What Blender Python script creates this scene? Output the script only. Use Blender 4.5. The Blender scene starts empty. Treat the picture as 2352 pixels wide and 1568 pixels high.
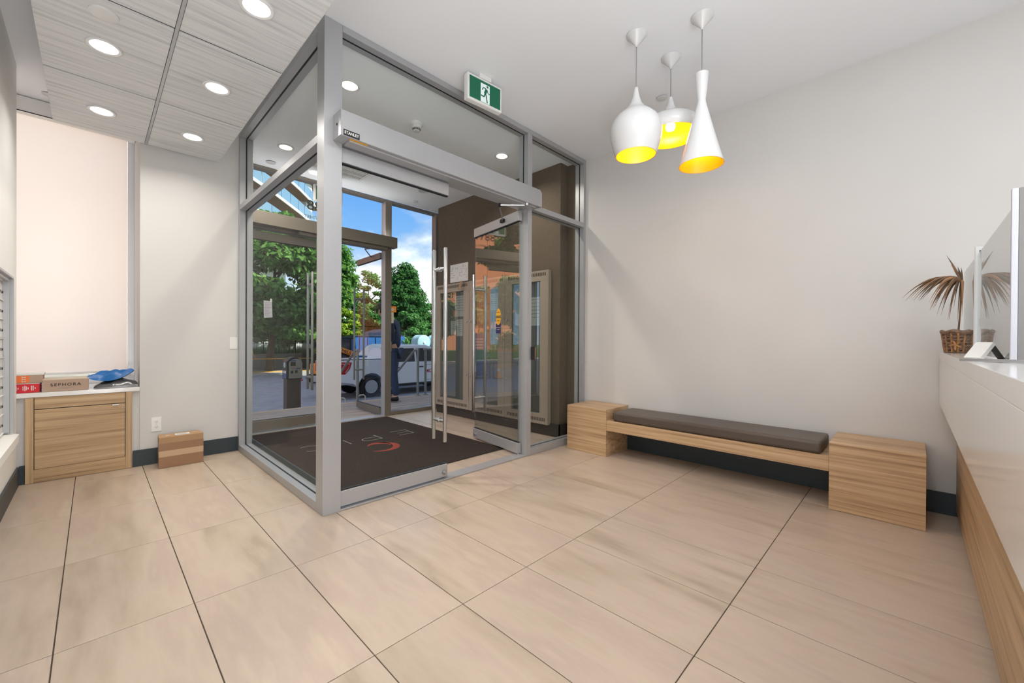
import bpy, bmesh, math, random
import numpy as np
from mathutils import Vector, Matrix

random.seed(7)
rng = np.random.default_rng(11)
SC = bpy.context.scene
COL = SC.collection
PI = math.pi

# ------------------------------------------------------------------ camera
CAM_H = 1.11
yaw, pitch, roll, FPX = 0.774054, -0.004189, 0.0058677, 939.7
Fv = Vector((math.cos(yaw) * math.cos(pitch), math.sin(yaw) * math.cos(pitch), math.sin(pitch)))
Rv = Vector((math.sin(yaw), -math.cos(yaw), 0))
Uv = Rv.cross(Fv)
R2 = Rv * math.cos(roll) + Uv * math.sin(roll)
U2 = Uv * math.cos(roll) - Rv * math.sin(roll)
cd = bpy.data.cameras.new('camera')
cd.sensor_width = 36.0
cd.lens = FPX / 2352 * 36.0
cd.clip_start = 0.02
cd.clip_end = 600
cam = bpy.data.objects.new('camera', cd)
COL.objects.link(cam)
B_ = -Fv
cam.matrix_world = Matrix(((R2.x, U2.x, B_.x, 0), (R2.y, U2.y, B_.y, 0), (R2.z, U2.z, B_.z, CAM_H), (0, 0, 0, 1)))
SC.camera = cam

# ------------------------------------------------------------------ view, sky, sun, lamps
SC.view_settings.view_transform = 'Standard'
SC.view_settings.look = 'None'
SC.view_settings.exposure = 0.0
SC.view_settings.gamma = 1.0
SC.view_settings.use_curve_mapping = False
SC.cycles.max_bounces = 14
SC.cycles.transparent_max_bounces = 24
SC.cycles.glossy_bounces = 6
SC.cycles.caustics_reflective = False
SC.cycles.caustics_refractive = False
SC.cycles.sample_clamp_indirect = 4.0
SC.cycles.use_denoising = True

W = bpy.data.worlds.new('sky')
SC.world = W
W.use_nodes = True
nt = W.node_tree
nt.nodes.clear()
N = nt.nodes.new
out = N('ShaderNodeOutputWorld'); bg = N('ShaderNodeBackground')
tc = N('ShaderNodeTexCoord'); sep = N('ShaderNodeSeparateXYZ')
nt.links.new(tc.outputs['Generated'], sep.inputs[0])
ramp = N('ShaderNodeValToRGB')
ramp.color_ramp.elements[0].position = 0.0
ramp.color_ramp.elements[0].color = (0.22, 0.30, 0.38, 1)
ramp.color_ramp.elements[1].position = 0.55
ramp.color_ramp.elements[1].color = (0.024, 0.082, 0.266, 1)
e = ramp.color_ramp.elements.new(0.18); e.color = (0.096, 0.18, 0.305, 1)
e = ramp.color_ramp.elements.new(0.33); e.color = (0.045, 0.127, 0.287, 1)
nt.links.new(sep.outputs['Z'], ramp.inputs[0])
mp = N('ShaderNodeMapping'); mp.inputs['Scale'].default_value = (1.0, 1.0, 1.75); mp.inputs['Location'].default_value = (0.42, 0.1, 0.33)
nt.links.new(tc.outputs['Generated'], mp.inputs[0])
cl = N('ShaderNodeTexNoise'); cl.inputs['Scale'].default_value = 3.6; cl.inputs['Detail'].default_value = 9; cl.inputs['Roughness'].default_value = 0.55; cl.inputs['Distortion'].default_value = 0.25
nt.links.new(mp.outputs[0], cl.inputs[0])
cr = N('ShaderNodeValToRGB'); cr.color_ramp.elements[0].position = 0.42; cr.color_ramp.elements[1].position = 0.60
nt.links.new(cl.outputs[0], cr.inputs[0])
mx = N('ShaderNodeMixRGB'); cc = N('ShaderNodeValToRGB'); cc.color_ramp.elements[0].position = 0.48; cc.color_ramp.elements[0].color = (0.245, 0.26, 0.285, 1)
cc.color_ramp.elements[1].position = 0.72; cc.color_ramp.elements[1].color = (0.58, 0.57, 0.56, 1)
nt.links.new(cl.outputs[0], cc.inputs[0]); nt.links.new(cc.outputs[0], mx.inputs[2])
nt.links.new(cr.outputs[0], mx.inputs[0]); nt.links.new(ramp.outputs[0], mx.inputs[1])
nt.links.new(mx.outputs[0], bg.inputs[0])
bg.inputs[1].default_value = 3.5
nt.links.new(bg.outputs[0], out.inputs[0])

sd = bpy.data.lights.new('sun', 'SUN'); sd.energy = 6.5; sd.angle = math.radians(0.6); sd.color = (1.0, 0.93, 0.82)
sun = bpy.data.objects.new('sun', sd); COL.objects.link(sun)
sun.rotation_euler = Vector((-0.42, 0.62, -0.80)).to_track_quat('-Z', 'Y').to_euler()


def area_lamp(name, loc, power, size, color=(1, 0.96, 0.9), shape='DISK', spread=PI, size_y=None):
    d = bpy.data.lights.new(name, 'AREA'); d.energy = power; d.shape = shape; d.size = size; d.color = color; d.spread = spread
    if size_y: d.size_y = size_y
    o = bpy.data.objects.new(name, d); COL.objects.link(o); o.location = loc
    return o


# fill lamps added under the ceiling, out of view
area_lamp('ceiling_fill', (1.0, -1.3, 3.08), 17, 0.9, (0.96, 0.98, 1.0))
area_lamp('ceiling_fill', (2.9, -1.9, 3.08), 10, 0.9, (0.96, 0.98, 1.0))
area_lamp('ceiling_fill', (1.75, 0.25, 3.08), 11, 0.7, (0.96, 0.98, 1.0))
area_lamp('ceiling_fill', (0.25, 0.55, 3.08), 10, 0.5, (0.96, 0.98, 1.0))
# two unseen uplights added to brighten the ceiling, raft and frames
up_l = area_lamp('up_fill', (0.5, -1.4, 0.9), 44, 1.5, (0.95, 0.98, 1.0))
up_l.rotation_euler = Vector((-0.05, 0.55, 1.0)).to_track_quat('-Z', 'Y').to_euler()
up_2 = area_lamp('up_fill', (0.1, -0.3, 0.5), 26, 0.6, (0.96, 0.98, 1.0))
up_2.rotation_euler = Vector((0.3, 0.75, 0.75)).to_track_quat('-Z', 'Y').to_euler()
# side fill added behind the camera; no window stands in that wall
dl = area_lamp('side_fill', (-0.36, -1.75, 1.55), 28, 2.2, (0.97, 0.985, 1.0), 'RECTANGLE', PI, 2.2)
dl.rotation_euler = Vector((1, 0.3, 0.3)).to_track_quat('-Z', 'Y').to_euler()
# unseen strip light added on the street door header to brighten the vestibule ceiling
sl = area_lamp('header_fill', (2.1, 5.36, 2.572), 4.5, 1.8, (1.0, 0.96, 0.93), 'RECTANGLE', PI, 0.08)
sl.rotation_euler = Vector((0, 0, 1)).to_track_quat('-Z', 'Y').to_euler()
# area light added outside the alcove window to make its blind glow
dw = area_lamp('alcove_fill', (-0.45, 5.9, 2.0), 18, 1.5, (1.0, 0.95, 0.91), 'RECTANGLE', PI, 2.4)
dw.rotation_euler = Vector((0, -1, -0.1)).to_track_quat('-Z', 'Z').to_euler()


# ------------------------------------------------------------------ materials
def lin(h):
    if isinstance(h, str):
        h = h.lstrip('#'); c = [int(h[i:i + 2], 16) / 255 for i in (0, 2, 4)]
    else:
        c = [x / 255 for x in h]
    return tuple(x / 12.92 if x <= 0.04045 else ((x + 0.055) / 1.055) ** 2.4 for x in c) + (1.0,)


def mat(name, col, rough=0.5, metal=0.0, spec=0.5, var=0.0, vscale=8.0, stretch=(1, 1, 1), bump=0.0, bscale=60.0, emit=0.0, coat=0.0, coord='geo'):
    m = bpy.data.materials.new(name); m.use_nodes = True
    t = m.node_tree; b = t.nodes['Principled BSDF']
    c = lin(col)
    b.inputs['Base Color'].default_value = c
    b.inputs['Roughness'].default_value = rough
    b.inputs['Metallic'].default_value = metal
    b.inputs['Specular IOR Level'].default_value = spec
    if coat: b.inputs['Coat Weight'].default_value = coat; b.inputs['Coat Roughness'].default_value = 0.1
    if emit:
        b.inputs['Emission Color'].default_value = c; b.inputs['Emission Strength'].default_value = emit
    if var or bump:
        if coord == 'geo':
            g = t.nodes.new('ShaderNodeNewGeometry'); src = g.outputs['Position']
        else:
            g = t.nodes.new('ShaderNodeTexCoord'); src = g.outputs['Object']
        mpn = t.nodes.new('ShaderNodeMapping'); mpn.inputs['Scale'].default_value = stretch
        t.links.new(src, mpn.inputs[0])
    if var:
        n = t.nodes.new('ShaderNodeTexNoise'); n.inputs['Scale'].default_value = vscale; n.inputs['Detail'].default_value = 6
        t.links.new(mpn.outputs[0], n.inputs[0])
        r = t.nodes.new('ShaderNodeValToRGB')
        r.color_ramp.elements[0].position = 0.3; r.color_ramp.elements[1].position = 0.7
        r.color_ramp.elements[0].color = tuple(x * (1 - var) for x in c[:3]) + (1,)
        r.color_ramp.elements[1].color = tuple(min(1, x * (1 + var)) for x in c[:3]) + (1,)
        t.links.new(n.outputs[0], r.inputs[0]); t.links.new(r.outputs[0], b.inputs['Base Color'])
    if bump:
        n2 = t.nodes.new('ShaderNodeTexNoise'); n2.inputs['Scale'].default_value = bscale; n2.inputs['Detail'].default_value = 4
        t.links.new(mpn.outputs[0], n2.inputs[0])
        bp = t.nodes.new('ShaderNodeBump'); bp.inputs['Strength'].default_value = bump; bp.inputs['Distance'].default_value = 0.004
        t.links.new(n2.outputs[0], bp.inputs['Height']); t.links.new(bp.outputs[0], b.inputs['Normal'])
    return m


def wood(name, cols, stretch, scale=1.0, rough=0.42, coord='geo', rnd=False):
    """Streaky laminate: long noise along the axis with the small stretch value."""
    m = bpy.data.materials.new(name); m.use_nodes = True
    t = m.node_tree; b = t.nodes['Principled BSDF']; b.inputs['Roughness'].default_value = rough
    b.inputs['Specular IOR Level'].default_value = 0.35
    if coord == 'geo':
        src = t.nodes.new('ShaderNodeNewGeometry').outputs['Position']
    else:
        src = t.nodes.new('ShaderNodeTexCoord').outputs['Object']
    if rnd:
        oi = t.nodes.new('ShaderNodeObjectInfo')
        vm = t.nodes.new('ShaderNodeVectorMath'); vm.operation = 'MULTIPLY_ADD'
        cb = t.nodes.new('ShaderNodeCombineXYZ')
        for i in range(3): t.links.new(oi.outputs['Random'], cb.inputs[i])
        t.links.new(cb.outputs[0], vm.inputs[0]); vm.inputs[1].default_value = (37, 53, 71); t.links.new(src, vm.inputs[2])
        src = vm.outputs[0]
    mpn = t.nodes.new('ShaderNodeMapping'); mpn.inputs['Scale'].default_value = stretch
    t.links.new(src, mpn.inputs[0])
    n = t.nodes.new('ShaderNodeTexNoise'); n.inputs['Scale'].default_value = scale; n.inputs['Detail'].default_value = 8; n.inputs['Roughness'].default_value = 0.6
    n2 = t.nodes.new('ShaderNodeTexNoise'); n2.inputs['Scale'].default_value = scale * 5; n2.inputs['Detail'].default_value = 6
    t.links.new(mpn.outputs[0], n.inputs[0]); t.links.new(mpn.outputs[0], n2.inputs[0])
    ad = t.nodes.new('ShaderNodeMath'); ad.operation = 'MULTIPLY_ADD'; ad.inputs[1].default_value = 0.35
    t.links.new(n2.outputs[0], ad.inputs[0]); t.links.new(n.outputs[0], ad.inputs[2])
    r = t.nodes.new('ShaderNodeValToRGB')
    els = r.color_ramp.elements
    pos = [0.5 + 0.38 * (i / (len(cols) - 1)) for i in range(len(cols))]
    els[0].position = pos[0]; els[0].color = lin(cols[0]); els[1].position = pos[-1]; els[1].color = lin(cols[-1])
    for p, c in zip(pos[1:-1], cols[1:-1]):
        e = els.new(p); e.color = lin(c)
    t.links.new(ad.outputs[0], r.inputs[0]); t.links.new(r.outputs[0], b.inputs['Base Color'])
    return m


def glass(name, ior=1.5, tint=(0.97, 0.985, 0.98), rough=0.0):
    m = bpy.data.materials.new(name); m.use_nodes = True
    t = m.node_tree; t.nodes.clear()
    o = t.nodes.new('ShaderNodeOutputMaterial'); mi = t.nodes.new('ShaderNodeMixShader')
    tr = t.nodes.new('ShaderNodeBsdfTransparent'); tr.inputs[0].default_value = tint + (1,)
    gl = t.nodes.new('ShaderNodeBsdfGlossy'); gl.inputs['Roughness'].default_value = rough
    fr = t.nodes.new('ShaderNodeFresnel')
    # the same reflectance on both faces of the pane: without this the far face would see total reflection
    ge = t.nodes.new('ShaderNodeNewGeometry'); mt = t.nodes.new('ShaderNodeMath'); mt.operation = 'MULTIPLY_ADD'
    mt.inputs[1].default_value = 1.0 / ior - ior; mt.inputs[2].default_value = ior
    t.links.new(ge.outputs['Backfacing'], mt.inputs[0])
    t.links.new(mt.outputs[0], fr.inputs['IOR'])
    t.links.new(fr.outputs[0], mi.inputs[0]); t.links.new(tr.outputs[0], mi.inputs[1]); t.links.new(gl.outputs[0], mi.inputs[2])
    t.links.new(mi.outputs[0], o.inputs[0])
    return m


def leafmat(name, c1, c2, c3, trans=0.35):
    m = bpy.data.materials.new(name); m.use_nodes = True
    t = m.node_tree; t.nodes.clear()
    o = t.nodes.new('ShaderNodeOutputMaterial'); g = t.nodes.new('ShaderNodeNewGeometry')
    r = t.nodes.new('ShaderNodeValToRGB'); r.color_ramp.elements[0].color = lin(c1); r.color_ramp.elements[1].color = lin(c3)
    e = r.color_ramp.elements.new(0.5); e.color = lin(c2)
    t.links.new(g.outputs['Random Per Island'], r.inputs[0])
    d = t.nodes.new('ShaderNodeBsdfDiffuse'); tl = t.nodes.new('ShaderNodeBsdfTranslucent'); mi = t.nodes.new('ShaderNodeMixShader'); mi.inputs[0].default_value = trans
    t.links.new(r.outputs[0], d.inputs[0]); t.links.new(r.outputs[0], tl.inputs[0])
    t.links.new(d.outputs[0], mi.inputs[1]); t.links.new(tl.outputs[0], mi.inputs[2]); t.links.new(mi.outputs[0], o.inputs[0])
    return m


def emitter(name, col, strength):
    m = bpy.data.materials.new(name); m.use_nodes = True
    t = m.node_tree; t.nodes.clear()
    o = t.nodes.new('ShaderNodeOutputMaterial'); e = t.nodes.new('ShaderNodeEmission'); e.inputs[0].default_value = lin(col); e.inputs[1].default_value = strength
    t.links.new(e.outputs[0], o.inputs[0])
    return m


M = {}
M['ceiling'] = mat('ceiling_paint', (242, 245, 250), 0.85, spec=0.2)
M['wall'] = mat('wall_paint', (215, 213, 211), 0.8, spec=0.25, var=0.012, vscale=2.0)
M['wall_white'] = mat('white_paint', (238, 238, 235), 0.6, spec=0.3)
M['tile'] = wood('porcelain_tile', [(169, 151, 133), (185, 167, 148), (194, 176, 158), (185, 166, 151), (199, 181, 161)], (2.6, 0.5, 1), 1.1, 0.3, coord='obj', rnd=True)
M['grout'] = mat('grout', (82, 68, 57), 0.9)
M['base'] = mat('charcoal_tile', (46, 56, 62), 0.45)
M['base_brown'] = mat('dark_stone', (62, 56, 52), 0.45, var=0.15, vscale=40)
M['alu'] = mat('satin_aluminium', (176, 177, 180), 0.38, metal=0.35, spec=0.5, var=0.02, vscale=3)
M['alu_dark'] = mat('shaded_aluminium', (132, 124, 114), 0.42, metal=0.45)  # aluminium darkened: the backlit shade is put into its colour
M['steel'] = mat('brushed_steel', (190, 190, 192), 0.28, metal=0.9)
M['steel_dull'] = mat('galvanised_steel', (150, 152, 148), 0.45, metal=0.5)
M['gasket'] = mat('black_gasket', (16, 22, 28), 0.6)
M['black'] = mat('black_plastic', (18, 18, 20), 0.45)
M['glass'] = glass('clear_glass', 1.05)
M['glass_door'] = glass('door_glass', 2.5, (0.93, 0.96, 0.95))
M['glass_ext'] = glass('outer_glass', 1.16, (0.97, 0.985, 0.985))
M['plexi'] = glass('acrylic_sheet', 1.49, (0.95, 0.96, 0.95))
M['oak_y'] = wood('oak_laminate', [(152, 120, 90), (186, 153, 117), (202, 170, 134), (212, 183, 147)], (9, 0.45, 26), 1.6)
M['oak_x'] = wood('oak_laminate_across', [(150, 120, 88), (180, 149, 112), (194, 163, 126), (203, 174, 137)], (0.5, 9, 24), 1.6)
M['oak_z'] = wood('oak_laminate_upright', [(150, 120, 88), (180, 149, 112), (194, 163, 126), (203, 174, 137)], (24, 24, 0.5), 1.6)
M['raft'] = wood('grey_woodgrain_panel', [(190, 192, 194), (210, 212, 214), (220, 222, 223), (226, 228, 230)], (0.6, 16, 10), 2.2, 0.5)
M['reveal'] = mat('bronze_reveal', (60, 44, 30), 0.6)
M['white'] = mat('white_gloss', (218, 218, 219), 0.22, spec=0.5)
M['white_matt'] = mat('white_plastic', (230, 230, 228), 0.5)
M['quartz'] = mat('white_quartz', (232, 230, 228), 0.12, spec=0.6)
M['leather'] = mat('brown_leather', (84, 74, 66), 0.38, spec=0.5, bump=0.25, bscale=260)
M['gold'] = mat('yellow_gold_enamel', (250, 176, 14), 0.35, spec=0.5)
M['lamp'] = emitter('lamp_lens', (255, 250, 240), 7.0)
M['lamp_warm'] = emitter('warm_lamp_lens', (255, 236, 205), 6.0)
M['bulb'] = emitter('bulb_glow', (255, 240, 200), 30.0)
M['lamp_off'] = mat('unlit_lens', (200, 200, 200), 0.3)
M['mat'] = mat('entrance_carpet', (62, 54, 50), 0.95, spec=0.1, var=0.3, vscale=120, bump=0.9, bscale=180)
M['matwhite'] = mat('carpet_white_line', (150, 146, 140), 0.95)
M['matred'] = mat('carpet_red_line', (138, 56, 42), 0.95)
M['vestwall'] = mat('brown_woven_wallcover', (110, 98, 86), 0.85, spec=0.2, var=0.16, vscale=5, stretch=(40, 40, 3), bump=0.5, bscale=90)
M['taupe'] = mat('taupe_metal', (168, 156, 142), 0.45, metal=0.2)
M['slot'] = mat('dark_slot', (90, 80, 70), 0.8)
M['darkglass'] = mat('grey_board', (128, 125, 122), 0.3, spec=0.5)
M['grey_screen'] = mat('grey_screen_board', (128, 126, 125), 0.5)
M['paper'] = mat('white_paper', (228, 226, 222), 0.8)
M['paper_grey'] = mat('grey_paper', (196, 196, 204), 0.8)
M['ink'] = mat('dark_ink', (52, 48, 46), 0.7)
M['ink_grey'] = mat('grey_ink', (140, 138, 140), 0.8)
M['kraft'] = mat('brown_cardboard', (172, 138, 104), 0.8, var=0.04, vscale=6)
M['kraft_dark'] = mat('packing_tape', (150, 114, 86), 0.35)
M['kraft_light'] = mat('pale_tape', (196, 164, 132), 0.4)
M['kraft_edge'] = mat('cut_cardboard', (206, 190, 170), 0.9)
M['taupe_box'] = mat('taupe_carton', (176, 150, 132), 0.7)
M['red'] = mat('red_carton', (206, 20, 40), 0.5)
M['orange_print'] = mat('orange_print', (236, 120, 58), 0.6)
M['blue_poly'] = mat('blue_poly', (14, 104, 178), 0.25, spec=0.6)
M['grey_poly'] = mat('grey_poly', (84, 82, 84), 0.2, spec=0.7)
M['green'] = mat('exit_green', (0, 92, 66), 0.4, emit=0.25)
M['exit_white'] = mat('exit_white', (214, 226, 226), 0.4, emit=0.3)
M['yellow'] = mat('yellow_label', (232, 172, 40), 0.5)
M['navy_label'] = mat('navy_label', (40, 40, 92), 0.5)
M['dryleaf'] = mat('dry_leaf', (112, 82, 56), 0.6, var=0.3, vscale=30)
M['dryleaf_tan'] = mat('tan_dry_leaf', (150, 108, 76), 0.6, var=0.25, vscale=30)
M['dryleaf_olive'] = mat('olive_dry_leaf', (84, 66, 42), 0.6, var=0.25, vscale=30)
M['wicker'] = mat('dark_wicker', (118, 92, 74), 0.7, var=0.45, vscale=60)
M['wicker_tan'] = mat('tan_wicker', (170, 122, 74), 0.7, var=0.3, vscale=50)
# outdoors
M['asphalt'] = mat('asphalt', (160, 162, 164), 0.9, spec=0.2, var=0.12, vscale=3.0, bump=0.5, bscale=40)
M['concrete'] = mat('concrete', (176, 174, 168), 0.9, spec=0.2, var=0.08, vscale=3)
M['deck'] = wood('weathered_deck', [(140, 126, 114), (170, 156, 144), (188, 176, 164)], (0.5, 12, 12), 2.0, 0.8, coord='obj', rnd=True)
M['deck_edge'] = mat('pale_deck_edge', (188, 164, 138), 0.8, var=0.1)
M['grass'] = mat('grass_bank', (96, 124, 60), 0.9, var=0.3, vscale=6)
M['bark'] = mat('bark', (92, 78, 60), 0.9, var=0.3, vscale=14)
M['leaf_maple'] = leafmat('maple_leaf', (58, 100, 44), (92, 142, 66), (136, 178, 100), 0.4)
M['leaf_dark'] = leafmat('dark_leaf', (42, 84, 46), (68, 118, 62), (108, 156, 88), 0.3)
M['leaf_mid'] = leafmat('mid_leaf', (56, 108, 60), (92, 148, 80), (140, 186, 112), 0.35)
M['leaf_lime'] = leafmat('lime_leaf', (96, 140, 40), (140, 176, 62), (186, 206, 96), 0.4)
M['leaf_olive'] = leafmat('olive_leaf', (86, 112, 56), (124, 148, 80), (168, 186, 116), 0.35)
M['truck_white'] = mat('white_car_paint', (240, 241, 242), 0.25, spec=0.6, coat=0.5)
M['truck_glass'] = mat('tinted_car_glass', (46, 48, 50), 0.06, spec=0.9)
M['truck_glass_blue'] = mat('blue_car_glass', (30, 88, 150), 0.08, spec=0.8)
M['rubber'] = mat('tyre_rubber', (24, 24, 25), 0.8)
M['rim'] = mat('alloy_rim', (186, 188, 190), 0.35, metal=0.4)
M['lampred'] = mat('red_tail_lamp', (190, 18, 24), 0.15, spec=0.7)
M['orange'] = mat('orange_paint', (250, 152, 46), 0.5)
M['orange_wall'] = mat('orange_panel', (244, 156, 108), 0.7, var=0.04)
M['blue_bin'] = mat('blue_dumpster', (34, 96, 158), 0.5)
M['teal'] = mat('pale_teal_plastic', (176, 214, 222), 0.3)
M['bldg_white'] = mat('white_concrete', (224, 226, 222), 0.8)
M['bldg_glass'] = mat('balcony_glass', (128, 164, 186), 0.12, spec=0.8)
M['bldg_soffit'] = mat('brown_soffit', (142, 112, 92), 0.8)
M['bldg_window'] = mat('building_window', (92, 112, 126), 0.1, spec=0.8)
M['navy'] = mat('navy_cloth', (46, 58, 82), 0.9, var=0.15, vscale=20)
M['denim'] = mat('denim', (52, 66, 96), 0.9, var=0.2, vscale=30)
M['skin'] = mat('skin', (206, 158, 132), 0.5)
M['hair'] = mat('dark_hair', (34, 28, 26), 0.7)
M['cream'] = mat('cream_plastic', (228, 220, 194), 0.5)
M['blind'] = None

# blind: translucent roller fabric
bm_ = bpy.data.materials.new('translucent_blind'); bm_.use_nodes = True
t = bm_.node_tree; t.nodes.clear()
o_ = t.nodes.new('ShaderNodeOutputMaterial'); d_ = t.nodes.new('ShaderNodeBsdfDiffuse'); tl_ = t.nodes.new('ShaderNodeBsdfTranslucent'); mi_ = t.nodes.new('ShaderNodeMixShader')
d_.inputs[0].default_value = lin((240, 234, 228)); tl_.inputs[0].default_value = lin((252, 236, 222)); mi_.inputs[0].default_value = 0.5
t.links.new(d_.outputs[0], mi_.inputs[1]); t.links.new(tl_.outputs[0], mi_.inputs[2]); t.links.new(mi_.outputs[0], o_.inputs[0])
M['blind'] = bm_


# ------------------------------------------------------------------ builders
ROOT = {}


def tag(o, label=None, cat=None, group=None, kind=None):
    if label: o['label'] = label
    if cat: o['category'] = cat
    if group: o['group'] = group
    if kind: o['kind'] = kind
    return o


def thing(name, loc, label, cat, group=None):
    o = bpy.data.objects.new(name, None); COL.objects.link(o); o.location = loc
    o.empty_display_size = 0.05
    ROOT[o] = Vector(loc)
    return tag(o, label, cat, group)


def structure(name, loc=(0, 0, 0)):
    o = bpy.data.objects.new(name, None); COL.objects.link(o); o.location = loc
    ROOT[o] = Vector(loc); o['kind'] = 'structure'
    return o


def origin_of(p):
    return ROOT.get(p, Vector((0, 0, 0)))


class B:
    def __init__(s): s.v = []; s.f = []

    def add(s, vs, fs):
        n = len(s.v); s.v += [tuple(v) for v in vs]; s.f += [tuple(i + n for i in f) for f in fs]; return s

    def box(s, x0, x1, y0, y1, z0, z1):
        return s.add([(x0, y0, z0), (x1, y0, z0), (x1, y1, z0), (x0, y1, z0), (x0, y0, z1), (x1, y0, z1), (x1, y1, z1), (x0, y1, z1)],
                     [(3, 2, 1, 0), (4, 5, 6, 7), (0, 1, 5, 4), (1, 2, 6, 5), (2, 3, 7, 6), (3, 0, 4, 7)])

    def obox(s, c, u, hu, hv, z0, z1):
        """box whose plan axis is u (unit xy); half-length hu along it, half-width hv across"""
        u = Vector((u[0], u[1])).normalized(); w = Vector((-u.y, u.x)); c = Vector((c[0], c[1]))
        ps = [c - u * hu - w * hv, c + u * hu - w * hv, c + u * hu + w * hv, c - u * hu + w * hv]
        vs = [(p.x, p.y, z0) for p in ps] + [(p.x, p.y, z1) for p in ps]
        return s.add(vs, [(3, 2, 1, 0), (4, 5, 6, 7), (0, 1, 5, 4), (1, 2, 6, 5), (2, 3, 7, 6), (3, 0, 4, 7)])

    def prism(s, poly, axis, a0, a1):
        n = len(poly)
        def P(p, a):
            return (a, p[0], p[1]) if axis == 'x' else (p[0], a, p[1]) if axis == 'y' else (p[0], p[1], a)
        vs = [P(p, a0) for p in poly] + [P(p, a1) for p in poly]
        fs = [tuple(range(n - 1, -1, -1)), tuple(range(n, 2 * n))] + [(i, (i + 1) % n, n + (i + 1) % n, n + i) for i in range(n)]
        return s.add(vs, fs)

    def tube(s, pts, r, n=10, caps=True):
        pts = [Vector(p) for p in pts]
        rs = r if isinstance(r, (list, tuple)) else [r] * len(pts)
        up = None; vs = []
        for i, p in enumerate(pts):
            d = (pts[min(i + 1, len(pts) - 1)] - pts[max(i - 1, 0)]).normalized()
            if up is None:
                up = Vector((0, 0, 1)) if abs(d.z) < 0.9 else Vector((1, 0, 0))
            a = d.cross(up).normalized(); b = a.cross(d).normalized(); up = b
            for k in range(n):
                q = 2 * PI * k / n
                vs.append(p + (a * math.cos(q) + b * math.sin(q)) * rs[i])
        fs = []
        for i in range(len(pts) - 1):
            for k in range(n):
                fs.append((i * n + k, i * n + (k + 1) % n, (i + 1) * n + (k + 1) % n, (i + 1) * n + k))
        if caps:
            fs.append(tuple(range(n - 1, -1, -1))); m0 = (len(pts) - 1) * n; fs.append(tuple(range(m0, m0 + n)))
        return s.add(vs, fs)

    def lathe(s, c, prof, n=32, axis='z', closed=False):
        """profile of (radius, height) pairs about an axis through c"""
        vs = []
        for r, h in prof:
            for k in range(n):
                q = 2 * PI * k / n; x, y = r * math.cos(q), r * math.sin(q)
                vs.append((c[0] + x, c[1] + y, c[2] + h) if axis == 'z' else (c[0] + h, c[1] + x, c[2] + y) if axis == 'x' else (c[0] + x, c[1] + h, c[2] - y))
        fs = []
        L = len(prof)
        for i in range(L - 1 + (1 if closed else 0)):
            j = (i + 1) % L
            for k in range(n):
                fs.append((i * n + k, i * n + (k + 1) % n, j * n + (k + 1) % n, j * n + k))
        if not closed:
            if prof[0][0] > 1e-6: fs.append(tuple(range(n - 1, -1, -1)))
            if prof[-1][0] > 1e-6: fs.append(tuple(range((L - 1) * n, L * n)))
        return s.add(vs, fs)

    def build(s, name, m, parent=None, bevel=0.0, smooth=False, kind=None, seg=2):
        me = bpy.data.meshes.new(name)
        off = origin_of(parent) if parent is not None else Vector((0, 0, 0))
        me.from_pydata([(v[0] - off.x, v[1] - off.y, v[2] - off.z) for v in s.v], [], s.f)
        me.materials.append(M[m] if isinstance(m, str) else m)
        bm = bmesh.new(); bm.from_mesh(me)
        bmesh.ops.remove_doubles(bm, verts=bm.verts, dist=1e-6)
        bmesh.ops.recalc_face_normals(bm, faces=bm.faces); bm.to_mesh(me); bm.free()
        o = bpy.data.objects.new(name, me); COL.objects.link(o)
        if parent is not None: o.parent = parent; ROOT[o] = off
        if smooth:
            for p in me.polygons: p.use_smooth = True
            try: me.set_sharp_from_angle(angle=math.radians(40))
            except Exception: pass
        if bevel:
            md = o.modifiers.new('bevel', 'BEVEL'); md.width = bevel; md.segments = seg; md.limit_method = 'ANGLE'
            if smooth is False:
                md.harden_normals = False
        if kind: o['kind'] = kind
        return o


def box(name, m, parent, x0, x1, y0, y1, z0, z1, bevel=0.0, kind=None, seg=2):
    return B().box(x0, x1, y0, y1, z0, z1).build(name, m, parent, bevel, kind=kind, seg=seg)


def text(name, body, size, loc, rot, m, parent, align='CENTER', extr=0.0004, space=1.0, sx=1.0, valign='CENTER', thick=0.0):
    c = bpy.data.curves.new(name, 'FONT'); c.body = body; c.size = size; c.align_x = align; c.align_y = valign
    c.extrude = extr; c.space_character = space; c.offset = thick
    c.materials.append(M[m])
    o = bpy.data.objects.new(name, c); COL.objects.link(o)
    off = origin_of(parent)
    o.location = Vector(loc) - off; o.rotation_euler = rot; o.scale = (sx, 1, 1)
    o.parent = parent; ROOT[o] = off
    return o


RX = PI / 2
FACE_NY = (RX, 0, 0)            # read by someone looking towards +Y
FACE_PY = (RX, 0, PI)
FACE_NX = (RX, 0, -PI / 2)      # read by someone looking towards +X


def copy_tree(o, loc=None, label=None, parent=None):
    c = o.copy(); COL.objects.link(c)
    if parent is not None: c.parent = parent
    if loc is not None: c.location = loc
    if label: c['label'] = label
    for ch in list(o.children): copy_tree(ch, None, None, c)
    return c


CZ = 3.12          # ceiling height
XW = 3.85          # right wall
XL = -0.40         # left wall
YB = 4.77          # back wall of the lobby
YE = 5.47          # street glazing
POST = (1.0, 1.113, 2.62, 2.735)

# ------------------------------------------------------------------ room shell
fl = structure('floor')
box('floor_slab', 'grout', fl, -1.3, 4.1, -3.3, 5.56, -0.12, -0.0035)
TX0, TXS, TY0, TYS = -0.0982, 0.39492, 1.3410, 0.79955
J = 0.002
meshes = {}


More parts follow.
